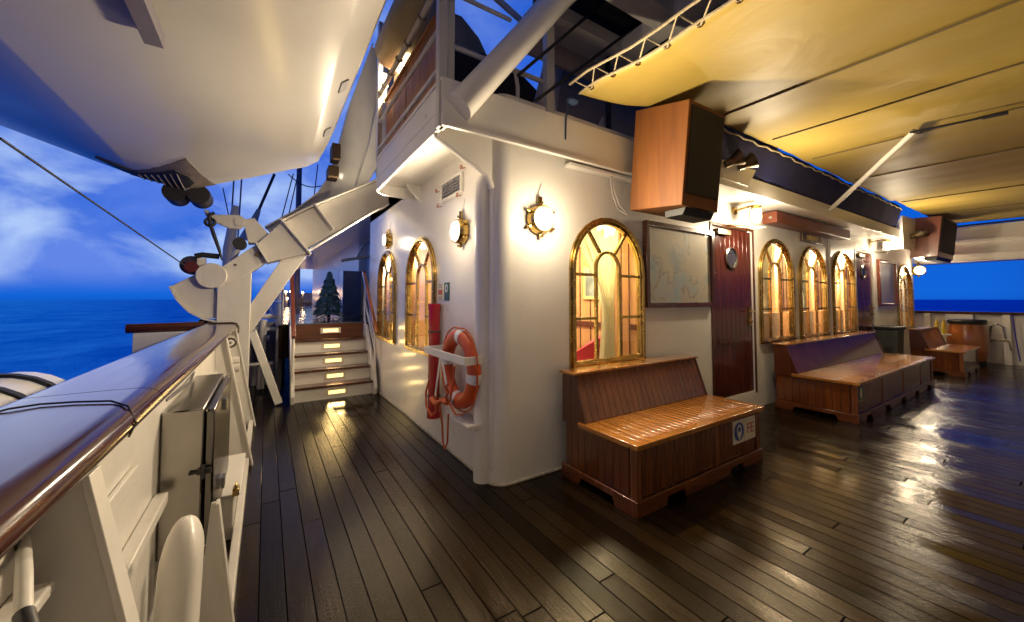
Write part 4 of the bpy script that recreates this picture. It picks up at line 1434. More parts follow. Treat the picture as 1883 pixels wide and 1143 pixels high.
# stainless locker
t = thing('steel_locker', 'dull stainless steel locker fixed inside the port bulwark', 'locker', (-0.29, 2.4, 0.4))
mb = MB(); mb.box((-0.329, 1.96, 0.36), (-0.20, 2.82, 0.915)); mb.build('body', STEEL, t, bevel=0.006)
mb = MB(); mb.box((-0.196, 1.97, 0.37), (-0.165, 2.81, 0.905)); dr = mb.build('door', plain('dark_steel', (0.16, 0.15, 0.14), 0.18, metal=1.0, var=0.3), t, bevel=0.008)
mb = MB()
mb.box((-0.215, 1.945, 0.66), (-0.17, 1.958, 0.68)); mb.box((-0.20, 1.935, 0.645), (-0.19, 1.957, 0.695)); mb.cyl((-0.24, 1.95, 0.67), (-0.175, 1.95, 0.67), 0.006, 8)
mb.build('latch', DARKM, dr)
for z in (0.45, 0.82):
    MB().box((-0.163, 2.3, z), (-0.15, 2.36, z + 0.05)).build('hinge', STEEL, dr)
MB().cyl((-0.18, 1.955, 0.34), (-0.18, 1.955, 0.10), 0.006, 8).build('door_stay', STEEL, dr)
mb = MB(); mb.tube([(-0.36, 2.05, 0.93), (-0.33, 2.05, 0.945), (-0.30, 2.40, 0.95), (-0.33, 2.75, 0.945), (-0.36, 2.75, 0.93)], 0.006, 6)
mb.build('grab_bar', DARKM, t)

# horn fairlead, roller pipe, padlocked step
t = thing('horn_cleat', 'white rounded steel horn standing inside the bulwark before the locker', 'cleat', (-0.2, 1.36, 0))
mb = MB()
h = [(-0.235, 0.0), (-0.135, 0.0)]
rings = []
for k in range(25):
    f = math.sin(math.pi / 2 * k / 24)
    z = 0.728 * f
    cap = math.sqrt(max(0.0, 1 - max(0, (f - 0.86) / 0.14) ** 2))
    w = 0.050 * (1 - 0.10 * f) * cap + 0.001
    d = 0.085 * (1 - 0.15 * f) * cap + 0.001
    cx = -0.195 + 0.015 * f; cy = 1.34 + 0.10 * f * f
    rings.append([mb.v((cx + w * math.copysign(abs(math.cos(a)) ** 0.7, math.cos(a)), cy + d * math.copysign(abs(math.sin(a)) ** 0.7, math.sin(a)), z)) for a in [2 * math.pi * j / 20 for j in range(20)]])
for A, B in zip(rings, rings[1:]):
    for j in range(20): mb.face([A[j], A[(j + 1) % 20], B[(j + 1) % 20], B[j]])
mb.face(rings[-1])
mb.build('horn', WHITE2, t, smooth=70)
mb = MB(); mb.box((-0.36, 1.22, 0.0), (-0.10, 1.50, 0.03)); mb.build('base', WHITE2, t, bevel=0.004)
t = thing('drain_pipe', 'short white pipe with dark ends low on the port bulwark', 'pipe', (-0.34, 1.0, 0.86))
mb = MB(); mb.tube([(-0.265, 0.80, 0.925), (-0.296, 0.888, 0.940), (-0.328, 0.978, 0.955)], [0.009, 0.0095, 0.008], 12); mb.build('pipe', WHITE2, t)
MB().tube([(-0.25, 0.77, 0.918), (-0.266, 0.803, 0.926)], 0.0105, 12).build('end_cap', DARKM, t)
mb = MB(); mb.torus(Matrix.Translation((-0.322, 0.955, 0.952)) @ Matrix.Rotation(R(60), 4, 'Y'), 0.011, 0.002, 16, 6)
mb.build('collar', DARKM, t)
t = thing('padlocked_box', 'low white steel box with brass padlock beside the deck edge', 'box', (-0.18, 3.0, 0))
mb = MB(); mb.box((-0.36, 2.70, 0.001), (-0.131, 3.35, 0.24)); mb.box((-0.37, 2.69, 0.24), (-0.10, 3.36, 0.255)); mb.build('body', WHITE2, t, bevel=0.005)
mb = MB(); mb.box((-0.135, 2.62, 0.265), (-0.105, 2.69, 0.305)); pk = mb.build('padlock', BRASS, t, bevel=0.006)
mb = MB(); mb.torus(Matrix.Translation((-0.12, 2.655, 0.305)) @ Matrix.Rotation(R(90), 4, 'Y'), 0.022, 0.005, 16, 6, R(90), R(270)); mb.build('shackle', BRASS, pk)

# valve and pipe bracket on the bulwark before the davit
t = thing('valve', 'white valve with small handwheel under the cap rail near the davit', 'valve', (-0.28, 4.4, 0.8))
mb = MB()
mb.cyl((-0.30, 4.40, 0.72), (-0.30, 4.40, 0.97), 0.03, 12); mb.cyl((-0.36, 4.40, 0.78), (-0.20, 4.40, 0.78), 0.035, 12); mb.cyl((-0.36, 4.40, 0.72), (-0.20, 4.40, 0.72), 0.045, 12, 0.045)
mb.build('body', WHITE2, t)
mb = MB(); mb.torus(Matrix.Translation((-0.27, 4.36, 0.95)) @ Matrix.Rotation(R(80), 4, 'X'), 0.04, 0.009, 16, 6); mb.cyl((-0.27, 4.35, 0.95), (-0.27, 4.39, 0.95), 0.01, 8); mb.build('handwheel', STEEL, t)

# liferaft canister outboard
t = thing('liferaft', 'white liferaft canister with dark straps just outboard of the rail', 'liferaft', (-1.1, 2.5, 0.6))
mb = MB()
AX = Matrix.Translation((-0.93, 2.10, 0.80)) @ Matrix.Rotation(R(-90), 4, 'X')
mb.lathe([(0, -0.72), (0.10, -0.71), (0.19, -0.66), (0.225, -0.55), (0.235, 0.0), (0.225, 0.55), (0.19, 0.66), (0.10, 0.71), (0, 0.72)], AX, 28)
mb.build('canister', WHITE, t)
mb = MB()
for zz in (-0.36, -0.12, 0.14, 0.38): mb.lathe([(0.230, zz - 0.018), (0.243, zz - 0.018), (0.243, zz + 0.018), (0.230, zz + 0.018)], AX, 28, closed=True)
mb.build('strap', BLACK, t)
mb = MB(); mb.torus(Matrix.Translation((-0.93, 2.2, 1.04)) @ Matrix.Rotation(R(90), 4, 'Y'), 0.03, 0.012, 14, 6); mb.build('lifting_eye', STEEL, t)
mb = MB()
for y in (1.7, 2.5): mb.box((-1.05, y, 0.45), (-0.41, y + 0.05, 0.57))
mb.build('cradle', WHITE2, t)

# ------------------------------------------------------------------ davit
DY = 5.30
dv = thing('davit', 'massive white steel boat davit standing on the port bulwark', 'davit', (-0.3, DY, 0))


def plate(poly, mat=WHITE2, name='plate', d0=0.0, d1=-0.24, bevel=0.006):
    mb = MB(); mb.prism(poly, XZ(DY), d0, d1)
    return mb.build(name, mat, dv, bevel=bevel)


plate([(-0.46, 0.0), (-0.16, 0.0), (-0.15, 1.66), (-0.36, 1.62), (-0.46, 1.52)], name='post', d1=-0.26)
plate([(-0.43, 1.71), (-0.11, 1.99), (0.0, 1.80), (-0.15, 1.665), (-0.24, 1.60), (-0.38, 1.50)], name='lower_arm', d0=0.004, d1=-0.22)
plate([(-0.10, 2.0), (0.14, 2.28), (0.43, 1.92), (0.0, 1.78)], name='knuckle', d0=0.02, d1=-0.26)
plate([(0.14, 2.275), (0.49, 2.52), (1.24, 2.97), (1.40, 3.05), (1.40, 2.68), (1.24, 2.59), (0.40, 1.97)], name='upper_arm', d0=-0.03, d1=-0.22)
plate([(0.15, 1.85), (0.42, 1.915), (-0.12, 1.0), (-0.155, 0.95), (-0.155, 1.29)], name='brace', d0=-0.02, d1=-0.20)
for a, b in (((0.12, 2.30), (0.445, 1.90)), ((0.47, 2.53), (0.69, 2.24)), ((-0.12, 2.005), (0.01, 1.775))):
    mb = MB()
    mb.bar((a[0], DY + 0.05, a[1]), (b[0], DY + 0.05, b[1]), 0.30, 0.02, (-(b[1] - a[1]), 0, b[0] - a[0]))
    mb.build('flange', WHITE2, dv, bevel=0.003)
mb = MB()
p0 = [(0.14, 2.295), (0.49, 2.535), (1.24, 2.985)]
for A, B in zip(p0, p0[1:]): mb.bar((A[0], DY + 0.10, A[1]), (B[0], DY + 0.10, B[1]), 0.30, 0.018, (0, 0, 1))
p0 = [(0.42, 1.95), (1.24, 2.575), (1.39, 2.66)]
for A, B in zip(p0, p0[1:]): mb.bar((A[0], DY + 0.10, A[1]), (B[0], DY + 0.10, B[1]), 0.28, 0.018, (0, 0, 1))
mb.build('arm_flange', WHITE2, dv, bevel=0.003)
mb = MB(); mb.cyl((-0.512, DY - 0.03, 1.61), (-0.512, DY + 0.28, 1.61), 0.138, 32); mb.build('drum', WHITE2, dv, bevel=0.006)
MB().cyl((-0.30, DY - 0.021, 1.74), (-0.30, DY - 0.006, 1.74), 0.012, 8).build('pin', BRONZE, dv)
mb = MB(); mb.cyl((-0.09, DY - 0.035, 1.87), (-0.09, DY - 0.02, 1.87), 0.028, 14); mb.build('pin', BRONZE, dv)
plate([(-0.86, 1.49), (-0.63, 1.64), (-0.62, 1.55), (-0.47, 1.46), (-0.46, 1.14), (-0.58, 1.14), (-0.70, 1.22), (-0.80, 1.35)], name='quadrant', d0=-0.05, d1=-0.12)
mb = MB()
arcp = [(-0.86, 1.49), (-0.80, 1.35), (-0.70, 1.22), (-0.58, 1.14), (-0.46, 1.10)]
for A, B in zip(arcp, arcp[1:]): mb.bar((A[0], DY + 0.085, A[1]), (B[0], DY + 0.085, B[1]), 0.16, 0.016)
mb.build('quadrant_rim', WHITE2, dv)
plate([(-0.60, 2.33), (-0.56, 2.33), (-0.52, 2.285), (-0.28, 2.31), (-0.22, 2.27), (-0.22, 2.20), (-0.27, 2.145), (-0.36, 2.14), (-0.52, 2.21), (-0.575, 2.26)], name='horn', d0=0.03, d1=-0.02, bevel=0.012)
plate([(-0.25, 2.27), (-0.14, 2.30), (0.02, 2.11), (-0.10, 2.0), (-0.19, 1.99)], name='horn_bracket', d0=-0.03, d1=-0.14)
mb = MB(); mb.cyl((-0.28, DY - 0.045, 2.225), (-0.28, DY - 0.03, 2.225), 0.045, 20); mb.build('pin', WHITE2, dv)
mb = MB(); mb.cyl((-0.27, DY - 0.04, 1.985), (-0.27, DY + 0.12, 1.985), 0.065, 20); mb.build('stop_buffer', BLACK, dv)
mb = MB(); mb.tube([(-0.29, DY + 0.1, 1.93), (-0.36, DY + 0.12, 1.75)], 0.03, 10); mb.build('strut', WHITE2, dv)
# sheave with red rope behind the drum, black lever
mb = MB(); mb.cyl((-0.69, DY + 0.02, 1.72), (-0.69, DY + 0.16, 1.72), 0.10, 24); mb.build('sheave', plain('sheave_paint', (0.03, 0.03, 0.06), 0.5), dv)
mb = MB(); mb.cyl((-0.685, DY - 0.03, 1.70), (-0.685, DY + 0.02, 1.70), 0.06, 20); mb.build('sheave_hub', plain('sheave_red', (0.10, 0.008, 0.012), 0.5), dv)
mb = MB(); mb.tube([(-0.66, DY, 1.815), (-0.60, DY, 1.835), (-0.45, DY, 1.825)], 0.03, 10); mb.build('lever', BLACK, dv)
MB().box((-0.64, DY + 0.0, 1.66), (-0.57, DY + 0.1, 1.80)).build('lever_bracket', WHITE2, dv)
# curved cradle arm rising behind the boat
ca = [(-0.03, 2.24), (0.28, 2.48), (0.54, 2.75), (0.67, 2.99), (0.76, 3.33), (0.91, 4.02), (1.20, 5.0), (1.58, 5.0), (1.30, 4.03), (1.12, 3.40), (0.98, 2.85), (0.49, 2.45), (0.04, 2.16)]
mb = MB(); mb.prism(ca, XZ(DY + 0.30), 0, -0.03)
mb.build('cradle_arm', WHITE2, dv)
mb = MB()
for pts in (ca[:7], ca[7:][::-1]):
    for A, B in zip(pts, pts[1:]): mb.bar((A[0], DY + 0.32, A[1]), (B[0], DY + 0.32, B[1]), 0.20, 0.018)
mb.build('arm_flange', WHITE2, dv)
mb = MB()
mb.prism([(0.96, 2.80), (1.12, 2.90), (1.26, 3.20), (1.30, 3.05), (1.42, 3.05), (1.75, 5.0), (1.40, 5.0), (1.15, 3.5)], XZ(DY + 0.12), 0, -0.16)
mb.build('rear_leg', WHITE2, dv, bevel=0.005)
mb = MB()
mb.box((0.62, DY - 0.10, 2.90), (0.74, DY + 0.15, 3.04)); mb.box((0.66, DY - 0.08, 3.14), (0.76, DY + 0.15, 3.34))
mb.build('boat_chock', plain('chock_wood', (0.12, 0.07, 0.03), 0.7), dv, bevel=0.006)

t = thing('lashing_strap', 'black lashing strap with shackle hanging from the davit horn', 'strap', (-0.53, DY - 0.05, 2.2))
mb = MB()
mb.tube([(-0.50, DY - 0.06, 2.30), (-0.545, DY - 0.06, 2.26), (-0.53, DY - 0.06, 2.16), (-0.50, DY - 0.06, 2.06), (-0.45, DY - 0.06, 1.90), (-0.42, DY - 0.05, 1.78)], [0.016, 0.022, 0.018, 0.02, 0.016, 0.008], 10)
mb.build('strap', BLACK, t)
mb = MB(); mb.torus(Matrix.Translation((-0.535, DY - 0.06, 2.19)) @ Matrix.Rotation(R(90), 4, 'X'), 0.04, 0.016, 18, 8); mb.build('shackle', BLACK, t)

# ------------------------------------------------------------------ the tender over the deck edge
bt = thing('tender', 'big white ship tender hanging overhead from the davits', 'tender', (-1.1, 1.0, 2.6))
sec = [(-2.75, 3.9), (-2.72, 3.2), (-2.62, 3.06), (-2.42, 2.97), (-1.92, 2.82), (-1.44, 2.68), (-1.11, 2.60), (-1.09, 2.60), (-0.60, 2.655), (-0.08, 2.735), (0.20, 2.795), (0.33, 2.825), (0.355, 2.835), (0.50, 2.955), (0.56, 3.12), (0.60, 3.9)]
end = [(-2.75, 3.9), (-2.72, 3.2), (-2.62, 3.06), (-2.42, 2.97), (-1.92, 2.82), (-1.44, 2.655), (-1.09, 2.54), (-1.07, 2.535), (-0.70, 2.465), (-0.10, 2.71), (0.20, 2.84), (0.33, 2.89), (0.355, 2.90), (0.48, 2.99), (0.55, 3.14), (0.60, 3.9)]


def sect(y):
    t = max(0.0, min(1.0, (y - 4.15) / 0.85))
    t = t * t * (3 - 2 * t)
    return [(a[0] + (b[0] - a[0]) * t, a[1] + (b[1] - a[1]) * t) for a, b in zip(sec, end)]


mb = MB()
ys = [-4.0, -2, 0, 1, 2, 3, 4, 4.15, 4.25, 4.35, 4.45, 4.55, 4.65, 4.75, 4.85, 4.95, 5.0]
rings = [[mb.v((x, y, z)) for x, z in sect(y)] for y in ys]
for A, B in zip(rings, rings[1:]):
    for i in range(len(sec) - 1): mb.face([A[i], A[i + 1], B[i + 1], B[i]])
    mb.face([A[-1], A[0], B[0], B[-1]])
mb.face(rings[0]); mb.face(rings[-1][::-1])
mb.build('hull', HULL, bt, smooth=28)


def hz(x):
    for (a, za), (b, zb) in zip(sec[1:], sec[2:]):
        if a <= x <= b: return za + (zb - za) * (x - a) / (b - a)
    return 2.7


def on_hull(poly, off, name, mat, thick=0.012):
    mb = MB()
    A = [mb.v((x, y, hz(x) - off)) for x, y in poly]; B = [mb.v((x, y, hz(x) - off - thick)) for x, y in poly]
    mb.face(A); mb.face(B[::-1])
    n = len(poly)
    for k in range(n): mb.face([A[k], A[(k + 1) % n], B[(k + 1) % n], B[k]])
    return mb.build(name, mat, bt, smooth=0)


def hzy(x, y):
    q = sect(y)
    for (a, za), (b, zb) in zip(q[1:], q[2:]):
        if a <= x <= b: return za + (zb - za) * (x - a) / max(1e-6, b - a)
    return 2.7


def fan(poly, off, name, mat, parent):
    c = (sum(p[0] for p in poly) / len(poly), sum(p[1] for p in poly) / len(poly))
    mb = MB(); n = len(poly); m = 6
    g_ = [[mb.v((c[0] + (x - c[0]) * k / m, c[1] + (y - c[1]) * k / m, hzy(c[0] + (x - c[0]) * k / m, c[1] + (y - c[1]) * k / m) - off)) for x, y in poly] for k in range(1, m + 1)]
    c0 = mb.v((c[0], c[1], hzy(*c) - off))
    g_.append([mb.v((x, y, hzy(x, y) + 0.01)) for x, y in poly])
    for k in range(n):
        mb.face([c0, g_[0][k], g_[0][(k + 1) % n]])
        for A, B in zip(g_, g_[1:]): mb.face([A[k], B[k], B[(k + 1) % n], A[(k + 1) % n]])
    return mb.build(name, mat, parent, smooth=40)


def dens(poly, k=5):
    return [(a[0] + (b[0] - a[0]) * i / k, a[1] + (b[1] - a[1]) * i / k) for a, b in zip(poly, poly[1:] + poly[:1]) for i in range(k)]


fan(dens([(-1.05, 4.80), (-0.63, 4.40), (-0.47, 4.998), (-1.12, 4.998)]), 0.008, 'stern_plate', plain('stern_plate', (0.17, 0.14, 0.13), 0.5, metal=0.3, var=0.35, vs=14.0), bt)
wi = fan(dens([(-1.30, 4.78), (-1.18, 4.80), (-1.05, 4.84), (-0.95, 4.76), (-0.74, 4.60), (-0.65, 4.68), (-0.62, 4.82), (-0.68, 4.92), (-0.80, 4.97), (-0.98, 4.97), (-1.16, 4.93)], 2), 0.014, 'water_intake', BLACK, bt)
for k in range(7):
    x = -1.03 + k * 0.05
    y0, y1 = 4.84 - k * 0.032, 4.965
    mb = MB(); mb.tube([(x + 0.02 * t, y0 + (y1 - y0) * t, hzy(x + 0.02 * t, y0 + (y1 - y0) * t) - 0.019) for t in (0, 0.33, 0.66, 1)], 0.0055, 6)
    mb.build('intake_bar', GREYP, wi)
mb = MB()
for cx in (-0.80, -0.61):
    mb.lathe([(0, 0), (0.095, 0), (0.10, 0.05), (0.10, 0.26), (0, 0.26)], Matrix.Translation((cx, 4.99, 2.43)) @ Matrix.Rotation(R(-90), 4, 'X'), 22)
mb.build('jet_nozzle', plain('nozzle', (0.02, 0.018, 0.02), 0.5), bt)
MB().box((-0.53, -3.0, 2.60), (-0.455, 2.50, 2.668)).build('bilge_keel', plain('keel_grey', (0.16, 0.14, 0.17), 0.6), bt, bevel=0.003)
for y in (2.85, 3.75):
    mb = MB(); mb.bar((0.436, y, 2.893), (0.436, y + 0.16, 2.893), 0.06, 0.012, (-0.64, 0, 0.77))
    mb.build('side_fitting', GREYP, bt, bevel=0.003)

# ------------------------------------------------------------------ wires and rigging
RIG = 'thin rigging lines forward of the davit'


def wire(pts, r, label, mat=BLACK, group=None, name='wire_rope'):
    mb = MB(); mb.tube(pts, r, 8)
    return tag(mb.build(name, mat), label, 'wire rope', group)


wire([(-0.96, 2.5, 2.03), (-0.72, 5.2, 1.70)], 0.0055, 'dark taut wire running from overhead left down to the davit sheave')
RG = plain('rigging_wire', (0.05, 0.05, 0.07), 0.5)
RG2 = plain('rigging_rope_pale', (0.30, 0.28, 0.33), 0.6)
wire([(-0.99, 12, 4.18), (-0.84, 12, 3.40)], 0.012, 'short dark stay left of the pale rigging pair', RG, RIG)
for dx in (0, 0.16):
    wire([(-0.75 + dx, 12, 5.2), (-0.82 + dx, 12, 2.6)], 0.018, 'pale rigging line of the pair above the davit horn', RG2, RIG)
wire([(0.11, 12, 4.73), (-0.45, 12, 3.0)], 0.035, 'thick dark slanting stay ending in a white socket', RG, RIG)
mb = MB(); mb.tube([(-0.22, 12, 3.72), (-0.48, 12, 2.9)], [0.05, 0.16], 12)
tag(mb.build('stay_socket', WHITE2), 'white conical socket at the foot of the thick stay', 'socket')
for a, b in (((0.55, 4.82), (0.25, 3.3)), ((0.66, 4.82), (0.40, 3.3))):
    wire([(a[0], 12, a[1]), (b[0], 12, b[1])], 0.014, 'grey rigging line of the pair right of the white socket', RG, RIG)
wire([(1.15, 12, 5.2), (1.05, 12, 4.0)], 0.014, 'short dark line hanging below the boat chocks', RG, RIG)
wire(catenary((0.43, 12, 4.79), (1.25, 12, 4.60), 0.16), 0.014, 'slack dark line drooping below the tender', RG, RIG)
mb = MB(); mb.tube([(-0.62, 9, 1.0), (-0.62, 9, 2.3), (-0.54, 9, 3.15)], [0.10, 0.10, 0.06], 12)
tag(mb.build('kingpost', WHITE2), 'white tapering post standing behind the davit horn', 'post')

# ------------------------------------------------------------------ upper deck: railing, lockers, canvas, boom, overhead frame
ur = thing('upper_railing', 'white pipe railing around the upper deck corner', 'railing', (1.2, 2.4, 2.8))
for a, b in (((0.915, 2.30, 2.48), (0.975, 2.36, 4.6)), ((1.0, 2.35, 2.80), (1.05, 2.40, 4.6)), ((1.86, 2.36, 2.80), (1.94, 2.42, 3.70)), ((0.94, 4.05, 2.78), (0.985, 4.12, 4.3))):
    MB().box(a, b).build('post', WHITE2, ur, bevel=0.004)
mb = MB()
for z in (2.86, 3.13): mb.tube([(1.04, 2.42, z), (1.86, 2.42, z)], 0.019, 10)
mb.tube([(1.04, 2.42, 3.52), (1.55, 2.42, 3.52)], 0.016, 10)
for z in (2.92, 3.20): mb.tube([(0.955, 2.36, z), (0.955, 4.10, z)], 0.017, 10)
mb.tube([(0.955, 2.36, 3.52), (0.955, 4.10, 3.50)], 0.022, 10)
mb.tube([(1.62, 2.43, 2.80), (1.62, 2.43, 3.02), (1.60, 2.43, 3.12), (1.54, 2.43, 3.18), (1.44, 2.43, 3.20)], 0.016, 10)
mb.build('rail', WHITE2, ur)
for y in (2.75, 3.1, 3.35, 3.6, 3.85, 4.0):
    mb = MB(); mb.torus(Matrix.Translation((0.955, y, 3.51)) @ Matrix.Rotation(R(80), 4, 'X'), 0.026, 0.009, 14, 6)
    mb.build('lashing', ROPE, ur)
for k, (a, b) in enumerate(((3.36, 4.05), (2.62, 3.34))):
    t = thing('deck_locker', ('orange brown wooden locker behind the upper side rails, forward one', 'orange brown wooden locker behind the upper side rails, near the corner post')[k], 'locker', (1.2, (a + b) / 2, 2.782), 'wooden lockers on the upper deck')
    mb = MB()
    n = 4
    for i in range(n):
        u = a + (b - a) * i / n
        mb.box((1.02, u + 0.002, 2.782), (1.05, u + (b - a) / n - 0.002, 3.44))
    mb.box((1.051, a, 2.782), (1.12, b, 3.44))
    mb.build('body', BOXW, t, bevel=0.003)
    MB().box((1.0, a - 0.0, 3.441), (1.13, b, 3.47)).build('lid', BOXW, t, bevel=0.004)

t = thing('canvas_cover', 'dark brown canvas cover over gear behind the upper railing', 'canvas cover', (1.9, 3.2, 2.78))
mb = MB()
P = [(1.14, 2.79), (2.36, 2.79), (2.36, 3.15), (2.26, 3.45), (1.95, 3.62), (1.62, 3.62), (1.14, 3.50)]
mb.prism(P, XZ(3.0), 0, -0.5)
mb.build('cover', BROWNC, t, bevel=0.03, seg=3)
mb = MB(); mb.prism([(1.20, 3.50), (1.45, 3.62), (2.10, 3.66), (1.82, 4.10), (1.62, 4.25), (1.2, 4.25)], XZ(3.45), 0, -0.12); mb.build('flap', TARP, t, bevel=0.02)

t = thing('net_roll', 'pale rolled canvas wrapped in netting above the side rails', 'roll', (1.0, 3.3, 3.9))
mb = MB(); mb.tube([(1.0, 2.55, 3.86), (1.0, 3.2, 3.80), (1.0, 3.75, 3.80), (1.0, 3.95, 3.82)], [0.10, 0.17, 0.17, 0.06], 20); mb.build('roll', plain('roll_canvas', (0.45, 0.38, 0.24), 0.8, bs=20.0, bst=0.4), t)
mb = MB(); mb.prism([(3.55, 3.53), (4.03, 3.53), (4.15, 3.75), (4.05, 4.0), (3.6, 3.75)], lambda u, v, d: (1.12 + d, u, v), 0, 0.08); mb.build('net', ROPE, t, bevel=0.02)
t = thing('deck_floodlight', 'glaring lit lamp among the lashed gear above the wooden lockers', 'floodlight', (1.06, 3.55, 3.60))
mb = MB(); mb.cyl((1.06, 3.42, 3.60), (1.06, 3.66, 3.60), 0.045, 14); mb.build('lens', SPOTGLOW, t)
mb = MB(); mb.box((1.11, 3.40, 3.55), (1.16, 3.68, 3.66)); mb.build('housing', WHITE2, t, bevel=0.006)
point_light('flood_glow', (-0.06, 0.0, 0.06), 2, (1, 0.75, 0.35), 0.04, t)
area_light('flood_beam', (0.02, 0.18, 0.0), (R(90), 0, 0), 0.09, 14, (1, 0.82, 0.55), t)
mb = MB(); mb.box((0.99, 4.065, 3.48), (1.03, 4.14, 3.76)); 
t = thing('lit_panel', 'narrow glowing lamp panel beside the forward end of the side rails', 'lamp', (1.0, 4.1, 3.5))
mb.build('panel', SPOTGLOW, t)

mb = MB(); mb.tube([(1.03, 2.24, 2.60), (2.12, 2.24, 4.02), (2.6, 2.24, 4.66)], 0.095, 28)
tag(mb.build('boom_tube', WHITE), 'thick white tube slanting up from the overhang corner', 'tube')

oh = thing('overhead_frame', 'white overhead steel frame with dark square openings above the awning edge', 'overhead frame', (4, 1, 3.75))
rects = []
for x0, x1 in ((2.04, 2.83), (3.05, 3.9), (4.1, 5.0)):
    for y0, y1 in ((2.08, 2.42), (1.60, 1.87), (0.9, 1.4), (0.1, 0.7)):
        rects.append([(x0, y0), (x1, y0), (x1, y1), (x0, y1)])
mb = MB(); mb.sheet([(1.86, -2.0), (6.0, -2.0), (6.0, 2.70), (1.86, 2.70)], rects, XY(3.75), 0, 0.12)
mb.build('grid', WHITE2, oh)
MB().box((1.95, -2.0, 4.0), (6.0, 2.68, 4.03)).build('grating', plain('grating_black', (0.006, 0.006, 0.008), 0.7), oh)
mb = MB()
mb.box((1.90, 2.705, 3.55), (6.0, 2.73, 3.87))
mb.prism([(2.38, 2.80), (7.5, 2.80), (7.5, 4.2), (2.60, 4.2), (2.38, 3.9)], XZ(3.0), 0, -0.04)
mb.build('bulkhead', plain('upper_bulkhead_paint', (0.42, 0.36, 0.30), 0.5, grime=0.3), oh)
mb = MB(); mb.prism([(2.55, 2.80), (2.75, 2.80), (2.75, 3.15)], XZ(2.6), 0, -0.02); mb.build('knee', WHITE2, oh)
mb = MB(); mb.box((2.78, 2.55, 2.80), (2.80, 2.60, 3.75)); mb.build('pillar', BLACK, oh)
t = thing('steel_screen', 'white slanting steel panel standing behind the thick tube', 'panel', (2.0, 2.7, 2.9))
mb = MB(); mb.prism([(2.12, 3.10), (2.42, 3.12), (2.62, 4.2), (2.45, 4.25), (2.30, 3.75)], XZ(2.95), 0, -0.03); mb.build('plate', WHITE2, t, bevel=0.003)
wire([(1.70, 2.30, 2.87), (3.44, 2.30, 4.43)], 0.013, 'black cable rising from the white post beside the awning corner', name='stay_cable')
wire([(1.55, 2.32, 3.03), (2.48, 2.32, 4.01), (2.7, 2.32, 4.25)], 0.013, 'black cable rising just left of its twin behind the thick tube', name='stay_cable')
mb = MB(); mb.bar((1.30, 4.6, 2.8), (1.85, 4.6, 4.95), 0.10, 0.08); mb.bar((1.62, 4.5, 3.3), (1.62, 4.5, 4.4), 0.05, 0.05)
tag(mb.build('dark_spar', plain('spar_paint', (0.05, 0.03, 0.025), 0.5)), 'dark brown spar against the sky behind the upper railing', 'spar')
mb = MB(); mb.bar((0.98, 2.9, 4.35), (1.55, 2.9, 4.12), 0.10, 0.12); mb.bar((1.5, 2.9, 4.16), (2.2, 2.9, 3.92), 0.03, 0.05)
mb.prism([(0.95, 3.9), (1.25, 4.1), (1.6, 4.5), (0.95, 4.6)], XZ(2.9), 0, -0.03)
tag(mb.build('upper_beam', WHITE2), 'white beam and bracket crossing above the upper corner post', 'beam')

# ------------------------------------------------------------------ starboard side
sb = thing('starboard_bulwark', 'white starboard bulwark with varnished rail seen across the deck', 'bulwark', (13.0, 0, 0))
MB().box((13.0, -8.5, 0.0), (13.04, 10.0, 1.03)).build('plating', WHITE, sb)
MB().box((12.86, -8.5, 1.03), (13.10, 10.0, 1.085)).build('cap_rail', RAILW, sb, bevel=0.012)
for y in (2.15, 1.03, -0.3, -1.8):
    mb = MB(); mb.box((12.82, y, 0.0), (12.99, y + 0.10, 1.029)); mb.build('stay', WHITE, sb, bevel=0.004)
t = thing('blue_cord', 'thin blue cord hanging down the starboard bulwark', 'cord', (12.8, 1.0, 0.5))
mb = MB(); mb.tube([(12.80, 1.0, 1.02), (12.80, 0.97, 0.55), (12.80, 0.93, 0.10)], 0.012, 6); mb.build('cord_line', plain('blue_cord', (0.05, 0.05, 0.45), 0.6), t)
ob = thing('overhead_beam', 'deep white beam above the starboard rail under the awning', 'beam', (13.0, -1, 2.2))
mb = MB()
mb.box((12.90, -8.5, 2.30), (13.3, 2.38, 2.95)); mb.box((12.80, -8.5, 2.19), (12.90, 2.38, 2.34)); mb.box((12.84, -8.5, 2.58), (12.90, 2.38, 2.66)); mb.box((12.78, -8.5, 2.17), (13.3, 2.38, 2.19))
mb.build('beam', WHITE, ob, bevel=0.01)
mb = MB(); mb.tube([(12.88, -8.5, 2.97), (12.88, 2.2, 2.97)], 0.02, 8); mb.build('awning_wire', BLACK, ob)

t = thing('barrel_bar', 'varnished wooden barrel with black lid against the starboard bulwark', 'barrel', (12.48, 1.57, 0))
BMX = Matrix.Translation((12.50, 1.57, 0))
mb = MB(); mb.lathe([(0, 0.08), (0.25, 0.08), (0.285, 0.25), (0.30, 0.45), (0.285, 0.65), (0.25, 0.83), (0, 0.83)], BMX, 36); mb.build('staves', BARRELW, t)
mb = MB(); mb.lathe([(0, 0.0), (0.24, 0.0), (0.25, 0.08), (0, 0.08)], BMX, 30); mb.build('foot', BLACK, t)
mb = MB(); mb.lathe([(0, 0.83), (0.27, 0.83), (0.28, 0.90), (0.26, 0.925), (0, 0.93)], BMX, 30); mb.build('lid', BLACK, t)
t = thing('waste_bin', 'grey green bin with dark lid between the second bench and the small bench', 'bin', (10.3, 2.12, 0))
mb = MB(); mb.hexa([(9.75, 2.08, 0), (10.15, 2.08, 0), (10.15, 2.34, 0), (9.75, 2.34, 0), (9.72, 2.05, 0.78), (10.18, 2.05, 0.78), (10.18, 2.36, 0.78), (9.72, 2.36, 0.78)]); mb.build('body', GREENBIN, t, bevel=0.01)
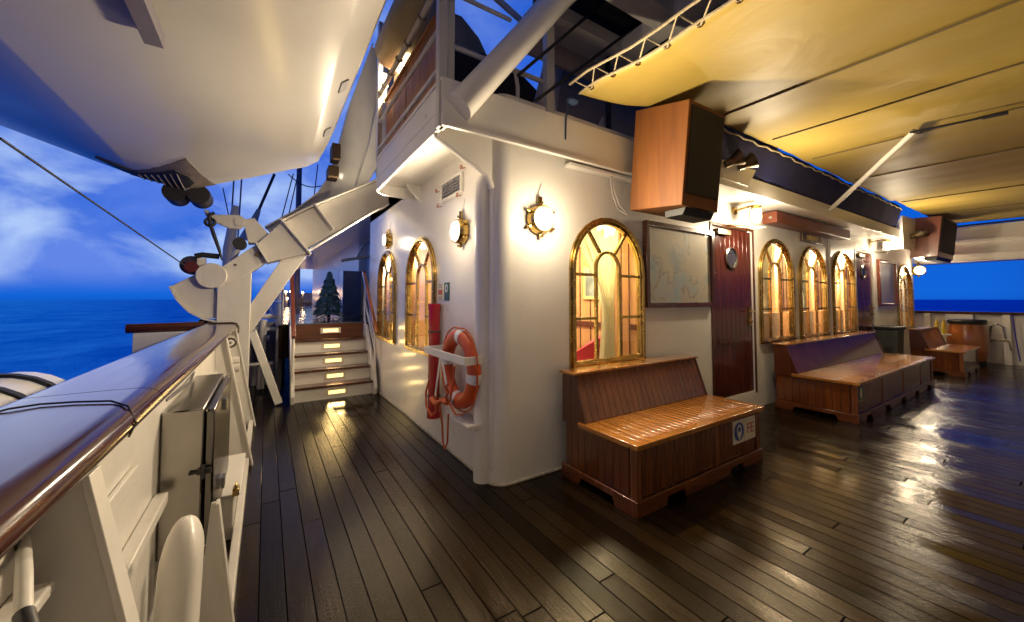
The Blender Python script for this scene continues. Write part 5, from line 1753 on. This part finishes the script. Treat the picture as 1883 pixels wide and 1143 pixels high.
MB().box((9.70, 2.03, 0.781), (10.20, 2.37, 0.84)).build('lid', BLACK, t, bevel=0.012)
for k, (x, y) in enumerate(((12.0, 1.92), (12.06, 1.83))):
    mb = MB(); mb.lathe([(0, 0), (0.035, 0), (0.035, 0.20), (0.014, 0.26), (0.014, 0.30), (0, 0.30)], Matrix.Translation((x, y, 0.62)), 14)
    tag(mb.build('bottle', YEL), ('yellow bottle left of its twin on the low table beside the barrel', 'yellow bottle nearer the barrel on the low table')[k], 'bottle', 'yellow bottles beside the barrel')
t = thing('side_table', 'small white low table with bottles between small bench and barrel', 'table', (12.03, 1.88, 0))
mb = MB(); mb.cyl((12.03, 1.88, 0.595), (12.03, 1.88, 0.62), 0.16, 20); mb.build('top', WHITE, t)
mb = MB(); mb.cyl((12.03, 1.88, 0.0), (12.03, 1.88, 0.594), 0.03, 12); mb.build('leg', STEEL, t)
t = thing('pipe_rack', 'bent grey pipe rack against the starboard bulwark', 'rack', (12.9, 1.2, 0))
mb = MB()
mb.tube([(12.95, 1.30, 0.45), (12.80, 1.30, 0.55), (12.80, 1.28, 0.78), (12.80, 1.20, 0.84), (12.80, 1.12, 0.78), (12.80, 1.10, 0.55), (12.95, 1.10, 0.45)], 0.016, 8)
mb.tube([(12.80, 1.34, 0.50), (12.80, 1.06, 0.50), (12.80, 1.03, 0.30)], 0.018, 8)
mb.build('pipe', STEEL, t)
MB().box((12.82, 1.52, 0.90), (12.98, 1.92, 1.02)).build('ledge', SILVER, sb)

# unseen white bulkhead, added to bounce lamp light onto the aft-facing walls
ab = thing('bounce_bulkhead', 'unseen white bulkhead added behind the viewer to bounce lamp light forward', 'bulkhead', (6.4, -3.6, 0))
mb = MB(); mb.sheet([(0.3, 0), (12.6, 0), (12.6, 2.85), (0.3, 2.85)], [[(5.6, 0.2), (6.6, 0.2), (6.6, 2.1), (5.6, 2.1)]], XZ(-3.6), 0, 0.06)
mb.build('plating', WHITE, ab)
MB().box((5.61, -3.64, 0.21), (6.59, -3.615, 2.09)).build('door', MAHOG, ab, bevel=0.004)

# ------------------------------------------------------------------ forward of the stairs
fh = thing('forward_house', 'white forward deckhouse with overhanging roof beyond the stairs', 'deckhouse', (2.5, 12, 0.98))
MB().box((1.96, 6.46, 0.0), (5.0, 9.4, 2.75)).build('wall', WHITE, fh)
MB().box((1.80, 9.41, 0.98), (5.0, 20, 3.1)).build('wall', WHITE, fh)
mb = MB(); mb.prism([(1.42, 6.6), (5.0, 6.6), (5.0, 20), (1.10, 20), (1.10, 9.0)], XY(2.76), 0, 0.16); mb.build('roof', WHITE, fh, bevel=0.01)
mb = MB(); mb.box((1.955, 7.2, 1.3), (1.959, 7.9, 2.2)); mb.build('door', MAHOG, fh)
t = thing('steel_cabinet', 'tall stainless cabinet on the raised deck behind the spruce', 'cabinet', (1.6, 9.2, 0.98))
MB().box((1.40, 9.0, 0.985), (1.78, 9.4, 1.98)).build('body', STEEL, t, bevel=0.01)
MB().box((1.41, 8.975, 1.0), (1.77, 8.999, 1.97)).build('door', plain('blue_grey_steel', (0.08, 0.12, 0.20), 0.4), t, bevel=0.004)
t = thing('handrail_bar', 'stainless grab bar on the wall at the head of the stairs', 'grab bar', (1.5, 7.0, 2.1))
mb = MB(); mb.tube([(1.945, 6.9, 2.10), (1.60, 6.9, 2.12), (1.10, 7.0, 2.02), (1.06, 7.0, 2.0)], 0.025, 10); mb.tube([(1.30, 6.95, 2.07), (1.40, 6.95, 2.30), (1.70, 6.95, 2.40)], 0.018, 8); mb.build('bar', STEEL, t)

t = thing('spruce_tree', 'small blue green spruce standing on the raised deck', 'spruce', (1.05, 8.35, 0.985))
mb = MB(); mb.tube([(1.05, 8.35, 0.985), (1.05, 8.35, 1.85)], [0.03, 0.006], 8); mb.build('trunk', BARK, t)
mb = MB()
rng = random.Random(3)
for k in range(1100):
    f = rng.random() ** 0.8
    z = 1.02 + 0.86 * f
    rad = 0.29 * (1 - f) ** 0.8 + 0.03
    a = rng.random() * 2 * math.pi
    r0 = rad * rng.uniform(0.15, 0.6); r1 = rad * rng.uniform(0.8, 1.15)
    tier = 0.03 * math.sin(f * 40)
    c, s = math.cos(a), math.sin(a)
    p0 = Vector((1.05 + r0 * c, 8.35 + r0 * s, z + 0.03)); p1 = Vector((1.05 + r1 * c, 8.35 + r1 * s, z - 0.05 + tier))
    sd = Vector((-s, c, 0)) * rng.uniform(0.016, 0.036)
    up = Vector((0, 0, rng.uniform(0.006, 0.02)))
    m = p0.lerp(p1, 0.6)
    A, B, D, E_ = mb.v(p0), mb.v(m + sd + up), mb.v(p1), mb.v(m - sd + up)
    mb.face([A, B, D]); mb.face([A, D, E_])
mb.build('crown', NEEDLE, t, smooth=0)

mb = MB(); mb.box((0.13, 6.47, 0.0), (0.158, 30.0, 0.975))
tag(mb.build('deck_edge_plate', GREYP), 'grey plate closing the port side of the raised deck beside the stairs', 'plate')

# masts, far lamps and the far rail
for k, (x, y, h, r, lab) in enumerate(((1.5, 26, 13, 0.18, 'pale mast farthest forward above the far lamps'), (0.55, 21, 5.2, 0.09, 'pale thin post beside the far lamps on the foredeck'))):
    mb = MB(); mb.tube([(x, y, 0.98), (x, y, h)], [r, r * 0.7], 14)
    tag(mb.build('mast', RG2), lab, 'mast')
FL = [(0.30, 20, 1.72), (0.62, 22, 1.80), (0.75, 20.5, 1.70), (1.1, 24, 1.78), (1.75, 25, 1.74), (0.45, 18, 1.52), (0.9, 23, 1.40)]
LBL = ['far deck lamp leftmost beside the wooden handrail', 'far deck lamp second from the left', 'low far deck lamp under the brightest pair', 'far deck lamp near the pale mast', 'far deck lamp nearest the spruce', 'dim far deck lamp low near the handrail', 'far deck lamp low between the pale posts']
for (x, y, z), lb in zip(FL, LBL):
    t = thing('deck_lamp', lb, 'lamp', (x, y, 0.98), 'small warm lamps far along the foredeck')
    mb = MB(); mb.cyl((x, y, 0.98), (x, y, z - 0.04), 0.025, 8); mb.build('post', WHITE2, t)
    mb = MB(); mb.sphere((x, y, z), 0.055, 10, 8); mb.build('globe', FARGLOW, t)
    point_light('lamp_light', (0, -0.1, z - 0.98), 5, (1, 0.6, 0.25), 0.05, t)
t = thing('far_railing', 'white railing along the port edge of the raised deck', 'railing', (0.2, 9, 0.98))
for k in range(14):
    y = 6.6 + k * 1.2
    MB().tube([(0.20, y, 0.98), (0.20, y, 1.98)], 0.018, 8).build('stanchion', WHITE, t)
mb = MB()
for z in (1.3, 1.62, 1.96): mb.tube([(0.20, 6.6, z), (0.20, 22.2, z)], 0.016, 8)
mb.build('rail', WHITE, t)
t = thing('far_bulwark', 'pale far bulwark and gear closing the foredeck', 'bulwark', (1, 27, 0.98))
MB().box((0.0, 27, 0.5), (5.0, 27.1, 1.75)).build('plating', WHITE, t)
for k in range(7):
    x, y = 0.3 + k * 0.42, 24 + (k * 37 % 5) * 0.4
    mb = MB(); mb.box((x, y, 0.985), (x + 0.2, y + 0.3, 1.1 + (k * 23 % 7) * 0.06)); mb.cyl((x - 0.05, y + 0.15, 1.16), (x + 0.25, y + 0.15, 1.16), 0.11, 12)
    tag(mb.build('winch', GREYP), 'grey winch among the far gear on the raised foredeck', 'winch', 'winches far along the foredeck')

# pipes and brace in the gap between davit and stairs
t = thing('pipe_barrier', 'grey and white pipe frame between the davit post and the stairs', 'pipe frame', (0.1, 6.5, 0))
mb = MB()
mb.tube([(0.17, 6.7, 0.0), (0.17, 6.7, 1.12)], 0.045, 12); mb.tube([(-0.05, 6.7, 0.05), (-0.03, 6.7, 1.05)], 0.05, 12); mb.tube([(-0.5, 6.7, 1.10), (0.20, 6.7, 1.10)], 0.035, 10)
mb.tube([(-0.5, 6.75, 0.92), (0.15, 6.75, 0.90)], 0.03, 10); mb.tube([(-0.45, 6.9, 0.78), (0.05, 6.9, 0.76)], 0.04, 10)
mb.tube([(-0.2, 6.6, 0.42), (0.1, 6.6, 0.42)], 0.02, 8)
mb.build('pipe', WHITE2, t)
mb = MB(); mb.bar((-0.14, 5.75, 0.95), (0.16, 5.75, 0.02), 0.07, 0.09); 
tag(mb.build('diagonal_brace', WHITE2, bevel=0.006), 'white diagonal brace leaning from the davit post to the deck', 'brace')
t = thing('dark_bulkhead', 'shadowed grey bulkhead below the raised deck beside the stairs', 'bulkhead', (0, 7.4, 0))
MB().box((-0.45, 7.4, 0.0), (0.28, 7.45, 0.98)).build('plating', GREYP, t)
MB().box((-0.30, 7.2, 0.001), (0.25, 7.38, 0.36)).build('white_box', WHITE2, t, bevel=0.01)
